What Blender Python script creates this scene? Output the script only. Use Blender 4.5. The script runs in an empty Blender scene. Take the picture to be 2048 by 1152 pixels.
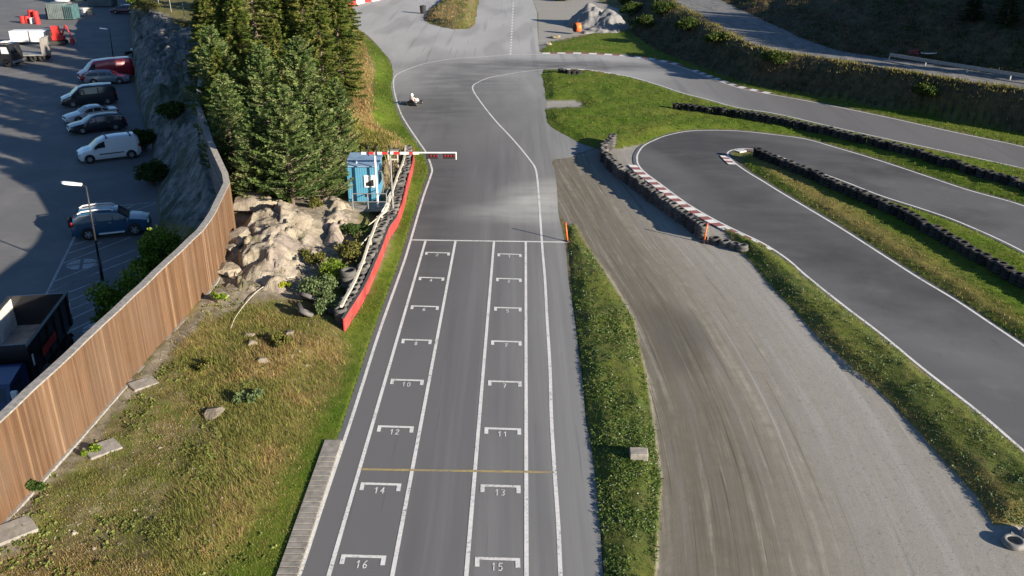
import bpy, math, random
import numpy as np
from mathutils import Vector, Matrix
from mathutils.geometry import tessellate_polygon

# ------------------------------------------------------------------ camera, sky, sun
FPX, CX, CY, HOR, CH = 1800.0, 1024.0, 576.0, -215.0, 18.1
TH = math.atan((CY - HOR) / FPX)
ST, CT = math.sin(TH), math.cos(TH)
scene = bpy.context.scene
C = scene.collection
camd = bpy.data.cameras.new('camera'); cam = bpy.data.objects.new('camera', camd); C.objects.link(cam)
camd.sensor_width = 36; camd.lens = 36 * FPX / 2048; camd.clip_end = 12000
cam.location = (0, 0, CH); cam.rotation_euler = (math.pi / 2 - TH, 0, 0)
scene.camera = cam
SUN_EL = math.radians(17); SUN_DIR = Vector((0.82, -0.57, 0)).normalized()
w = bpy.data.worlds.new('World'); scene.world = w; w.use_nodes = True
nt = w.node_tree
sky = nt.nodes.new('ShaderNodeTexSky'); sky.sky_type = 'NISHITA'; sky.sun_disc = False
sky.sun_elevation = SUN_EL
sky.sun_rotation = math.atan2(SUN_DIR.x, SUN_DIR.y)
sky.ozone_density = 5.0; sky.dust_density = .4
bg = nt.nodes['Background']; bg.inputs['Strength'].default_value = 0.06
nt.links.new(sky.outputs[0], bg.inputs[0])
sl = bpy.data.lights.new('sun', 'SUN'); sl.energy = 5.0; sl.angle = math.radians(0.6); sl.color = (1.0, 0.88, 0.72)
so = bpy.data.objects.new('sun', sl); C.objects.link(so)
sd = Vector((SUN_DIR.x * math.cos(SUN_EL), SUN_DIR.y * math.cos(SUN_EL), math.sin(SUN_EL)))
so.rotation_euler = sd.to_track_quat('Z', 'Y').to_euler()
scene.view_settings.view_transform = 'Standard'; scene.view_settings.look = 'None'
scene.view_settings.exposure = 1.2
try:
    scene.cycles.max_bounces = 5; scene.cycles.transparent_max_bounces = 4
except Exception: pass

# ------------------------------------------------------------------ helpers: plan points
def P(px, py, z=0.0):
    u = np.asarray(px, float) - CX; v = np.asarray(py, float) - CY
    t = (CH - z) / (FPX * ST + v * CT)
    return u * t, t * (FPX * CT - v * ST)
def P3(px, py, z=0.0):
    x, y = P(px, py, z); return Vector((float(x), float(y), float(z)))
def proj(X, Y, Z):
    dz = Z - CH
    d = Y * CT - dz * ST
    up = Y * ST + dz * CT
    d = np.maximum(d, .1)
    return CX + FPX * X / d, CY - FPX * up / d
def W(lst, z=0.0):
    return [(float(P(a[0], a[1], a[2] if len(a) > 2 else z)[0]), float(P(a[0], a[1], a[2] if len(a) > 2 else z)[1])) for a in lst]
def smooth(pl, n=6):
    out = []; m = len(pl)
    for i in range(m - 1):
        p0 = np.array(pl[max(i - 1, 0)]); p1 = np.array(pl[i]); p2 = np.array(pl[i + 1]); p3 = np.array(pl[min(i + 2, m - 1)])
        d = np.linalg.norm(p2 - p1)
        a = (p2 - p0); b = (p3 - p1)
        la = np.linalg.norm(a) + 1e-9; lb = np.linalg.norm(b) + 1e-9
        a = a / la * d; b = b / lb * d
        for k in range(n):
            t = k / n
            out.append((2*t**3-3*t*t+1)*p1 + (t**3-2*t*t+t)*a + (-2*t**3+3*t*t)*p2 + (t**3-t*t)*b)
    out.append(np.array(pl[-1]))
    return [tuple(float(c) for c in q) for q in out]
def offset(pl, d):
    p = np.array(pl, float); t = np.gradient(p[:, :2], axis=0)
    t /= np.linalg.norm(t, axis=1)[:, None] + 1e-9
    n = np.stack([-t[:, 1], t[:, 0]], 1)
    q = p.copy(); q[:, :2] += n * d
    return [tuple(r) for r in q.tolist()]
def resample(pl, step):
    p = np.array(pl, float); s = np.r_[0, np.cumsum(np.linalg.norm(np.diff(p[:, :2], axis=0), axis=1))]
    n = max(2, int(round(s[-1] / step)) + 1); q = np.linspace(0, s[-1], n)
    return np.stack([np.interp(q, s, p[:, k]) for k in range(p.shape[1])], 1)
def inpoly(X, Y, poly):
    r = np.zeros(np.shape(X), bool); n = len(poly)
    for i in range(n):
        x1, y1 = poly[i][:2]; x2, y2 = poly[(i + 1) % n][:2]
        if y1 == y2: continue
        c = ((Y < y1) != (Y < y2)) & (X < (x2 - x1) * (Y - y1) / (y2 - y1) + x1)
        r ^= c
    return r
def dpl(X, Y, pl, vals=None):
    best = np.full(np.shape(X), 1e9); bv = np.zeros(np.shape(X))
    for i in range(len(pl) - 1):
        x1, y1 = pl[i][:2]; x2, y2 = pl[i + 1][:2]
        dx, dy = x2 - x1, y2 - y1; L = dx * dx + dy * dy + 1e-12
        t = np.clip(((X - x1) * dx + (Y - y1) * dy) / L, 0, 1)
        d = np.hypot(X - x1 - t * dx, Y - y1 - t * dy)
        m = d < best; best = np.where(m, d, best)
        if vals is not None: bv = np.where(m, vals[i] + t * (vals[i + 1] - vals[i]), bv)
    return (best, bv) if vals is not None else best
def sdp(X, Y, poly):
    d = dpl(X, Y, list(poly) + [poly[0]]); return np.where(inpoly(X, Y, poly), d, -d)
def sst(a, b, x):
    t = np.clip((x - a) / (b - a), 0, 1); return t * t * (3 - 2 * t)
def hsh(i, j, s):
    n = (i.astype(np.int64) * 374761393 + j.astype(np.int64) * 668265263 + s * 1274126177) & 0x7fffffff
    n = ((n ^ (n >> 13)) * 1274126177) & 0x7fffffff
    return ((n ^ (n >> 16)) & 0xffff) / 65535.0
def vn(x, y, s=0):
    x = np.asarray(x, float); y = np.asarray(y, float)
    i = np.floor(x); j = np.floor(y); fx = x - i; fy = y - j
    fx = fx * fx * (3 - 2 * fx); fy = fy * fy * (3 - 2 * fy)
    a = hsh(i, j, s); b = hsh(i + 1, j, s); c = hsh(i, j + 1, s); d = hsh(i + 1, j + 1, s)
    return (a * (1 - fx) + b * fx) * (1 - fy) + (c * (1 - fx) + d * fx) * fy
def fbm(x, y, s=0, o=4):
    r = 0; a = .5; t = 0
    for k in range(o):
        r = r + a * vn(x * 2 ** k + 17.3 * k, y * 2 ** k - 9.1 * k, s + k); t += a; a *= .5
    return r / t

# ------------------------------------------------------------------ helpers: objects
def tag(o, label=None, cat=None, group=None, kind=None):
    if label: o['label'] = label
    if cat: o['category'] = cat
    if group: o['group'] = group
    if kind: o['kind'] = kind
    return o
def empty(name, loc, rz=0.0, label=None, cat=None, group=None):
    o = bpy.data.objects.new(name, None); C.objects.link(o); o.location = loc; o.rotation_euler = (0, 0, rz)
    o.empty_display_size = .3
    return tag(o, label, cat, group)
def meshobj(name, V, F, mat, parent=None, col=None, smooth_=False, mats=None, fm=None, attrs=None):
    me = bpy.data.meshes.new(name)
    if isinstance(F, np.ndarray):
        V = np.asarray(V, np.float32); n, k = F.shape
        me.vertices.add(len(V)); me.vertices.foreach_set('co', V.ravel())
        me.loops.add(n * k); me.loops.foreach_set('vertex_index', F.astype(np.int32).ravel())
        me.polygons.add(n); me.polygons.foreach_set('loop_start', np.arange(0, n * k, k, dtype=np.int32))
        me.polygons.foreach_set('loop_total', np.full(n, k, np.int32))
        me.update(calc_edges=True)
    else:
        me.from_pydata([tuple(v) for v in V], [], F); me.update()
    if col is not None:
        a = me.color_attributes.new('Col', 'FLOAT_COLOR', 'POINT')
        c = np.ones((len(V), 4), np.float32); c[:, :3] = col; a.data.foreach_set('color', c.ravel())
    if attrs:
        for kx, vx in attrs.items():
            a = me.attributes.new(kx, 'FLOAT', 'POINT'); a.data.foreach_set('value', np.asarray(vx, np.float32))
    for m in (mats or [mat]): me.materials.append(m)
    if fm is not None: me.polygons.foreach_set('material_index', np.asarray(fm, np.int32))
    if smooth_: me.polygons.foreach_set('use_smooth', np.ones(len(me.polygons), bool))
    o = bpy.data.objects.new(name, me); C.objects.link(o)
    if parent is not None: o.parent = parent
    return o
def copy_tree(o, parent=None, label=None):
    c = o.copy(); C.objects.link(c)
    if parent is not None: c.parent = parent
    for ch in [k for k in C.objects if k.parent == o]: copy_tree(ch, c)
    if label: c['label'] = label
    return c
class MB:
    def __init__(s): s.v = []; s.f = []; s.m = []
    def add(s, v, f, m=0):
        b = len(s.v); s.v += [tuple(map(float, q)) for q in v]; s.f += [tuple(b + i for i in q) for q in f]; s.m += [m] * len(f); return s
    def box(s, x0, x1, y0, y1, z0, z1, m=0, M=None, bev=0.0):
        if bev > 0:
            e = bev; v = []; 
            for z, k in ((z0, e), (z0 + e, 0), (z1 - e, 0), (z1, e)):
                a0, a1, b0, b1 = x0 + k, x1 - k, y0 + k, y1 - k; c = e if not k else 0
                v += [(a0 + c, b0, z), (a1 - c, b0, z), (a1, b0 + c, z), (a1, b1 - c, z), (a1 - c, b1, z), (a0 + c, b1, z), (a0, b1 - c, z), (a0, b0 + c, z)] if not k else \
                     [(a0, b0, z), (a1, b0, z), (a1, b0, z), (a1, b1, z), (a1, b1, z), (a0, b1, z), (a0, b1, z), (a0, b0, z)]
            f = [(0, 6, 5, 4, 3, 2, 1, 7)[::1]]; f = [(7, 5, 3, 1)]
            f = [(0, 5, 3, 1)]
            for r in range(3):
                for i in range(8):
                    j = (i + 1) % 8; f.append((r*8+i, r*8+j, r*8+8+j, r*8+8+i))
            f.append((24 + 1, 24 + 3, 24 + 5, 24 + 7))
        else:
            v = [(x0,y0,z0),(x1,y0,z0),(x1,y1,z0),(x0,y1,z0),(x0,y0,z1),(x1,y0,z1),(x1,y1,z1),(x0,y1,z1)]
            f = [(0,3,2,1),(4,5,6,7),(0,1,5,4),(1,2,6,5),(2,3,7,6),(3,0,4,7)]
        if M is not None: v = [tuple(M @ Vector(q)) for q in v]
        return s.add(v, f, m)
    def tube(s, a, b, r0, r1=None, n=8, m=0, cap=True):
        r1 = r0 if r1 is None else r1
        a = Vector(a); b = Vector(b); d = (b - a).normalized()
        u = d.orthogonal().normalized(); w_ = d.cross(u)
        v = [a + (u * math.cos(2*math.pi*i/n) + w_ * math.sin(2*math.pi*i/n)) * r0 for i in range(n)] + \
            [b + (u * math.cos(2*math.pi*i/n) + w_ * math.sin(2*math.pi*i/n)) * r1 for i in range(n)]
        f = [(i, (i+1) % n, n + (i+1) % n, n + i) for i in range(n)]
        if cap: f += [tuple(range(n - 1, -1, -1)), tuple(range(n, 2 * n))]
        return s.add(v, f, m)
    def path(s, pts, r, n=6, m=0):
        for a, b in zip(pts[:-1], pts[1:]): s.tube(a, b, r, r, n, m)
        return s
    def lathe(s, prof, c=(0, 0, 0), axis='Z', n=16, m=0):
        v = []; f = []
        for r, h in prof:
            for i in range(n):
                a = 2 * math.pi * i / n; x, y = r * math.cos(a), r * math.sin(a)
                v.append((c[0]+x, c[1]+y, c[2]+h) if axis == 'Z' else (c[0]+x, c[1]+h, c[2]+y))
        k = len(prof)
        for j in range(k - 1):
            for i in range(n):
                q = (j*n+i, j*n+(i+1) % n, (j+1)*n+(i+1) % n, (j+1)*n+i)
                f.append(q if axis == 'Z' else q[::-1])
        return s.add(v, f, m)
    def build(s, name, mat, parent=None, sm=False, mats=None):
        o = meshobj(name, s.v, s.f, mat, parent, smooth_=sm, mats=mats, fm=s.m if mats else None)
        return o

# ------------------------------------------------------------------ materials
class N:
    def __init__(s, name, rough=.8):
        s.m = bpy.data.materials.new(name); s.m.use_nodes = True; s.t = s.m.node_tree
        s.b = s.t.nodes['Principled BSDF']; s.b.inputs['Roughness'].default_value = rough
        s.b.inputs['Specular IOR Level'].default_value = .3
    def nd(s, ty, **k):
        n = s.t.nodes.new(ty)
        for a, b in k.items(): setattr(n, a, b)
        return n
    def l(s, a, b): s.t.links.new(a, b)
    def coord(s, scale=(1, 1, 1), obj=False):
        if obj:
            tc = s.nd('ShaderNodeTexCoord'); src = tc.outputs['Object']
        else:
            g = s.nd('ShaderNodeNewGeometry'); src = g.outputs['Position']
        m = s.nd('ShaderNodeMapping'); m.inputs['Scale'].default_value = scale; s.l(src, m.inputs[0]); return m.outputs[0]
    def noise(s, scale, detail=4, co=None, rough=.55, dist=0):
        n = s.nd('ShaderNodeTexNoise'); n.inputs['Scale'].default_value = scale; n.inputs['Detail'].default_value = detail
        n.inputs['Roughness'].default_value = rough; n.inputs['Distortion'].default_value = dist
        s.l(co if co is not None else s.coord(), n.inputs['Vector']); return n.outputs[0]
    def ramp(s, f, stops):
        r = s.nd('ShaderNodeValToRGB'); e = r.color_ramp.elements
        while len(e) < len(stops): e.new(.5)
        for el, (p, c) in zip(e, stops): el.position = p; el.color = (*c, 1) if not isinstance(c, float) else (c, c, c, 1)
        s.l(f, r.inputs[0]); return r.outputs[0]
    def mix(s, f, a, b, mode='MIX'):
        n = s.nd('ShaderNodeMix', data_type='RGBA', blend_type=mode)
        for sock, v in ((n.inputs[0], f), (n.inputs[6], a), (n.inputs[7], b)):
            if isinstance(v, (int, float)): sock.default_value = v
            elif isinstance(v, tuple): sock.default_value = (*v, 1)
            else: s.l(v, sock)
        return n.outputs[2]
    def math(s, op, a, b=0.0, clamp=False):
        n = s.nd('ShaderNodeMath', operation=op, use_clamp=clamp)
        for sock, v in ((n.inputs[0], a), (n.inputs[1], b)):
            if isinstance(v, (int, float)): sock.default_value = v
            else: s.l(v, sock)
        return n.outputs[0]
    def attr(s, name):
        n = s.nd('ShaderNodeAttribute'); n.attribute_name = name; return n
    def bump(s, h, strength=.5, dist=.05):
        n = s.nd('ShaderNodeBump'); n.inputs['Strength'].default_value = strength; n.inputs['Distance'].default_value = dist
        s.l(h, n.inputs['Height']); s.l(n.outputs[0], s.b.inputs['Normal']); return s
    def col(s, c):
        if isinstance(c, tuple): s.b.inputs['Base Color'].default_value = (*c, 1)
        else: s.l(c, s.b.inputs['Base Color'])
        return s
def plain(name, c, rough=.6, var=.25, scale=3.0, metal=0.0, coat=0.0, obj=True, spec=.4):
    n = N(name, rough); co = n.coord(obj=obj)
    f = n.noise(scale, 4, co)
    a = tuple(x * (1 - var) for x in c); b = tuple(min(1, x * (1 + var)) for x in c)
    n.col(n.ramp(f, [(.3, a), (.7, b)])); n.b.inputs['Metallic'].default_value = metal
    n.b.inputs['Coat Weight'].default_value = coat; n.b.inputs['Specular IOR Level'].default_value = spec
    return n.m
M = {}
def paint(name, c, rough=.35):
    return plain(name, c, rough, .06, 2.0, 0, .6)
M['white_line'] = None
def mk_line(name, c, wear=.45):
    n = N(name, .7)
    f = n.noise(9, 6, None, .7); g = n.noise(.8, 3)
    k = n.math('ADD', n.math('MULTIPLY', f, .7), n.math('MULTIPLY', g, .3))
    n.col(n.ramp(k, [(.36, (.17, .17, .17)), (wear, tuple(x * .80 for x in c)), (.62, c)])); return n.m
M['line'] = mk_line('white_road_paint', (.72, .72, .70))
M['line_worn'] = mk_line('worn_white_paint', (.55, .55, .54), .58)
M['yellow'] = mk_line('worn_yellow_paint', (.46, .36, .14), .56)
M['red_kerb'] = mk_line('faded_red_kerb_paint', (.30, .10, .09), .5)
def rubber(name, dark, dusty):
    n = N(name, .85); oi = n.nd('ShaderNodeObjectInfo'); f = n.noise(5, 4, n.coord(obj=True))
    k = n.math('ADD', n.math('MULTIPLY', oi.outputs['Random'], .45), n.math('MULTIPLY', f, .6))
    n.col(n.ramp(k, [(.3, dark), (.85, dusty)])); return n.m
M['rubber'] = rubber('tyre_rubber', (.014, .014, .015), (.055, .053, .05))
M['rubber_grey'] = rubber('dusty_tyre_rubber', (.04, .04, .042), (.15, .145, .135))
M['black'] = plain('black_plastic', (.02, .02, .022), .6)
M['steel'] = plain('galvanised_steel', (.33, .34, .35), .5, .15, 4, .6)
M['dark_steel'] = plain('dark_steel', (.035, .037, .04), .5, .3, 4, .3)
M['rim'] = plain('alloy_rim', (.45, .45, .46), .35, .1, 4, .7)
M['white'] = plain('white_enamel', (.78, .78, .76), .4, .06, 3)
M['concrete'] = plain('weathered_concrete', (.24, .225, .20), .9, .3, 5)
M['red'] = plain('red_enamel', (.50, .035, .03), .45, .15, 3)
M['orange'] = plain('orange_plastic', (.75, .16, .04), .5, .15, 3)
M['blue_wall'] = plain('blue_painted_sheet', (.055, .19, .33), .55, .12, 1.5)
M['lamp_glass'] = plain('lamp_glass', (.8, .8, .8), .3, .05)
M['headlight'] = plain('headlight_glass', (.6, .62, .65), .15, .05)
M['taillight'] = plain('taillight_glass', (.42, .015, .02), .2, .05)
g = N('car_glass', .06); g.col((.018, .022, .028)); g.b.inputs['Specular IOR Level'].default_value = .8; M['glass'] = g.m
n = N('foliage', .6); a = n.attr('Col'); n.col(a.outputs[0]); n.b.inputs['Specular IOR Level'].default_value = .15
tr = n.nd('ShaderNodeBsdfTranslucent'); n.l(a.outputs[0], tr.inputs[0]); mx = n.nd('ShaderNodeMixShader'); mx.inputs[0].default_value = .3
out = [q for q in n.t.nodes if q.type == 'OUTPUT_MATERIAL'][0]
n.l(n.b.outputs[0], mx.inputs[1]); n.l(tr.outputs[0], mx.inputs[2]); n.l(mx.outputs[0], out.inputs[0]); M['leaf'] = n.m
n = N('bark', .9); co = n.coord((6, 6, 1.5), True); n.col(n.ramp(n.noise(2, 5, co), [(.3, (.10, .075, .055)), (.7, (.24, .19, .15))])); M['bark'] = n.m

# ================================================================== PLAN (traced once, put on the ground in metres)
LEFT_PX = [(560,1250),(600,1146),(644,1013),(704,835),(750,690),(764,648),(790,575),(810,518),(822,478),(847,393),(862,350),(864,338),(852,305),(840,287),(815,250),(802,227),(792,197),(787,170),(789,155),(797,147),(820,137),(850,127),(882,121),(912,117),(962,114),(1020,109.5),(1082,108.5)]
KERB_TOP_PX = [(1082,108.5),(1112,107.5),(1165,108),(1250,113),(1310,121),(1350,130),(1382,141),(1410,152),(1445,165),(1475,175),(1520,185)]
UP_OUT_PX = [(1520,185),(1625,204),(1762,232),(1911,265),(2018,287),(2048,294),(2320,352)]
UP_IN_PX = [(2320,400),(2048,337),(1898,304),(1761,275),(1650,250),(1550,227),(1475,215),(1412,198),(1362,185),(1312,168),(1250,151),(1200,142.5),(1162,138),(1125,137),(1087,139),(1050,143),(1012,149),(980,155),(955,165),(946,172),(947,182),(960,202),(975,222),(995,246),(1015,267),(1034,288),(1060,320),(1070,335),(1074,353),(1077,385),(1082,458),(1085,500),(1090,560),(1094,637),(1100,737),(1103,840),(1109,940),(1117,1057),(1121,1152),(1127,1250)]
HP_OUT_PX = [(2320,520),(2048,412),(1936,380),(1861,355),(1786,330),(1736,314),(1661,292),(1611,278),(1562,271),(1475,262),(1387,261.5),(1337,270),(1305,282),(1287,292),(1277,305),(1274,316),(1277,330),(1290,345),(1317,365),(1350,390),(1382,412),(1425,437),(1475,462),(1525,486),(1573,517),(1611,550),(1686,610),(1761,667),(1846,737),(1961,827),(2048,902),(2320,1130)]
HP_IN_PX = [(2320,655),(2048,504),(2011,485),(1961,462),(1898,436),(1836,415),(1761,391),(1686,362),(1611,335),(1562,314),(1520,301),(1490,297),(1465,300),(1455,307),(1460,316),(1475,330),(1500,347),(1525,362),(1562,385),(1611,414),(1686,459),(1761,507),(1836,555),(1911,600),(1986,650),(2048,692),(2320,880)]
ISL_EDGE_PX = [(1087,139),(1084,150),(1087,165),(1092,200),(1091,217),(1095,245),(1107,257),(1125,267),(1162,287),(1190,296)]
ASP_R_PX = [(1190,297),(1150,309),(1140,315),(1107,320),(1109,338),(1114,380),(1117,428),(1125,463),(1132,500),(1137,560),(1145,612),(1151,650),(1157,705),(1165,762),(1171,837),(1182,894),(1190,948),(1198,1030),(1206,1152),(1214,1250)]
LEFT = smooth(W(LEFT_PX)); KERBTOP = smooth(W(KERB_TOP_PX)); UPOUT = smooth(W(UP_OUT_PX)); UPIN = smooth(W(UP_IN_PX))
HPOUT = smooth(W(HP_OUT_PX)); HPIN = smooth(W(HP_IN_PX)); ISL = smooth(W(ISL_EDGE_PX), 3); ASPR = smooth(W(ASP_R_PX), 4)
# asphalt outlines
left_main = smooth(W(LEFT_PX[:LEFT_PX.index((787,170)) + 1]))
UPL = smooth(W([(786,160),(785,140),(780,120),(767,105),(747,82),(727,65),(707,52),(697,42),(697,12),(690,-60),(685,-130)]), 3)
upin_right = smooth(W(UP_IN_PX[:15]))
POLY_A = offset(left_main, .28) + UPL[1:] + W([(1062,-130),(1064,-60),(1065,0),(1074,25),(1075,62),(1077,87),(1079,104)]) + \
    offset(KERBTOP[3:] + UPOUT[1:], .25) + offset(upin_right, .25)[:] + ISL[1:] + ASPR[1:] + W([(560,1250)])[:0]
POLY_H = offset(HPOUT, -.25)
POLY_H = offset(HPOUT, .0)
hi = HPIN
POLY_H = offset(HPOUT, -.3) + offset(HPIN[::-1], -.28)

# ---- heights
FENCE_LOW = [(-260,1340,.6),(0,1048,.6),(190,837,.6),(262,755,.6),(347,660,.6),(412,587,.7),(437,550,.8),(470,468,1.2)]
FH = 3.0
fx = [(float(P(a,b,z)[0]), float(P(a,b,z)[1]), z) for a, b, z in FENCE_LOW]
for a, b, z in [(422,287,1.9),(405,235,2.2),(394,208,2.35),(402,155,2.5),(410,112,2.6),(419,82,2.7)]:
    q = P(a, b, z + FH); fx.append((float(q[0]), float(q[1]), z))
FENCE = fx
FXY = [(a, b) for a, b, z in FENCE]
ltop = offset(FXY, .45)
LOTTOP = ltop + W([(395,66,3.4),(372,52,3.8),(335,34,4.2),(300,20,4.3),(283,0,4.3),(276,-60,4.3),(270,-170,4.3)])
LOTTOPZ = [z - .1 for a, b, z in FENCE] + [3.4, 3.8, 4.2, 4.3, 4.3, 4.3, 4.3]
LOTZ = -1.5
LOTBASE = offset(FXY[:7], 2.6) + W([(318,440),(318,380),(303,300),(285,230),(272,180),(266,110),(263,30),(260,-40),(252,-170)], LOTZ)
FAR_L = [(-400, 2500), (-400, -60)]
LOTTOP_POLY = LOTTOP + [(LOTTOP[-1][0], 2500)] + FAR_L + [(LOTTOP[0][0], -60)]
LOTBASE_POLY = LOTBASE + [(LOTBASE[-1][0], 2500)] + FAR_L + [(LOTBASE[0][0], -60)]
BANK_PX = FENCE_LOW[1:] + [(200,1100,.4),(80,1130,.5),(400,900,.45),(500,700,.55),(600,640,.4),(480,560,.8),(470,620,.6),(560,500,1.3),(520,440,1.9),(600,430,2.0),(660,420,1.7),(690,490,.9),(640,560,.45),(720,415,.8),(745,330,.7),
    (560,330,2.4),(600,250,2.4),(560,200,2.5),(640,200,2.2),(700,220,.9),(700,120,.8),(600,100,2.4),(500,100,2.6),(560,0,2.6),(650,20,1.6),(560,1100,.05),(640,900,.05),(690,760,.05),(740,600,.05),(800,450,.0),(830,340,.0),(780,260,.1),(760,180,.1),(745,100,.1),(560,-100,2.),(680,-100,.5)]
BK = [(float(P(a,b,z)[0]), float(P(a,b,z)[1]), z) for a, b, z in BANK_PX] + [f for f in FENCE[8:]]
TOE = W([(1100,-190),(1190,-120),(1235,-30),(1250,20),(1262,66),(1330,108),(1400,134),(1450,153),(1536,178),(1661,198),(1786,218),(1920,243),(2048,268),(2400,340)])
CREST = W([(1225,-190),(1270,-120),(1325,-40),(1345,5),(1380,22),(1420,45),(1480,80),(1536,100),(1640,114),(1741,131),(1830,145),(1923,161),(2048,178),(2400,228)], 3.3)
BACK = W([(1330,-190),(1350,-120),(1400,-30),(1440,0),(1536,45),(1600,75),(1680,103),(1780,118),(1900,134),(2048,156),(2400,205)], 3.0)
R_CLOSE = [(300, TOE[-1][1] - 5), (300, 2500)]
TOE_POLY = TOE + R_CLOSE + [(TOE[0][0], 2500)]
CREST_POLY = CREST + R_CLOSE + [(CREST[0][0], 2500)]
BACK_POLY = BACK + R_CLOSE + [(BACK[0][0], 2500)]
VERGE1_PX = [(1137,452),(1139,470),(1141,500),(1147,560),(1152,620),(1159,680),(1167,750),(1176,830),(1187,900),(1194,980),(1202,1040),(1212,1152),(1218,1250),(1310,1250),(1312,1152),(1315,1040),(1322,960),(1315,900),(1305,820),(1290,740),(1277,690),(1268,640),(1248,600),(1222,558),(1190,515),(1165,480),(1150,448)]
VERGE2_PX = [(1440,452),(1480,500),(1510,530),(1545,575),(1585,612),(1630,670),(1690,735),(1750,775),(1800,822),(1850,880),(1900,932),(1950,990),(1985,1045),(2010,1060),(2060,1050),(2330,1250),(2330,1140)] + HP_OUT_PX[-2:13:-1][:17]
VERGE2_PX = [(1440,452),(1480,500),(1510,530),(1545,575),(1585,612),(1630,670),(1690,735),(1750,775),(1800,822),(1850,880),(1900,932),(1950,990),(1985,1045),(2010,1060),(2060,1050),(2330,1260),(2330,1143),(2048,908),(1961,833),(1846,743),(1761,672),(1686,615),(1611,555),(1573,522),(1525,490),(1475,466)]
MIDISL_PX = [(1087,140),(1125,139),(1162,140),(1200,144),(1250,153),(1312,170),(1362,187),(1412,200),(1475,217),(1550,229),(1650,252),(1761,277),(1898,306),(2048,339),(2320,402),(2320,516),(2048,408),(1936,376),(1861,351),(1786,326),(1736,310),(1661,288),(1611,274),(1562,268),(1475,259),(1387,258),(1337,266),(1305,278),(1287,288),(1240,298),(1190,294),(1162,287),(1125,267),(1107,257),(1095,245),(1091,217),(1160,214),(1168,207),(1150,202),(1092,200),(1087,165),(1084,150)]
INISL_PX = [(1487,312),(1510,306),(1562,322),(1611,340),(1686,368),(1761,397),(1836,421),(1898,442),(1961,468),(2048,510),(2320,662),(2320,872),(2048,684),(1986,643),(1911,593),(1836,548),(1761,500),(1686,452),(1611,407),(1562,378),(1525,355),(1500,338),(1485,325)]
TOPISL_PX = [(893,-5),(870,12),(852,28),(848,40),(860,47),(880,53),(905,57),(940,56),(950,47),(953,25),(957,0),(962,-50),(900,-50)]
GREENR_PX = [(1080,92),(1100,84),(1140,80),(1210,60),(1250,52),(1262,66),(1330,108),(1400,134),(1450,153),(1536,178),(1786,218),(2048,268),(2400,340),(2400,362),(2048,290),(1911,261),(1762,228),(1625,200),(1520,181),(1475,171),(1445,161),(1410,148),(1382,137),(1350,126),(1310,117),(1250,109),(1165,104),(1085,104)]
V1 = W(VERGE1_PX); V2 = W(VERGE2_PX); MI = W(MIDISL_PX); II = W(INISL_PX); TI = W(TOPISL_PX); GR = W(GREENR_PX)
LEFTEDGE = left_main + UPL[1:]
LEFTBANK_POLY = offset(left_main, .3) + UPL[1:] + [(UPL[-1][0], 2500)] + FAR_L + [(-3, -60)]

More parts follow.
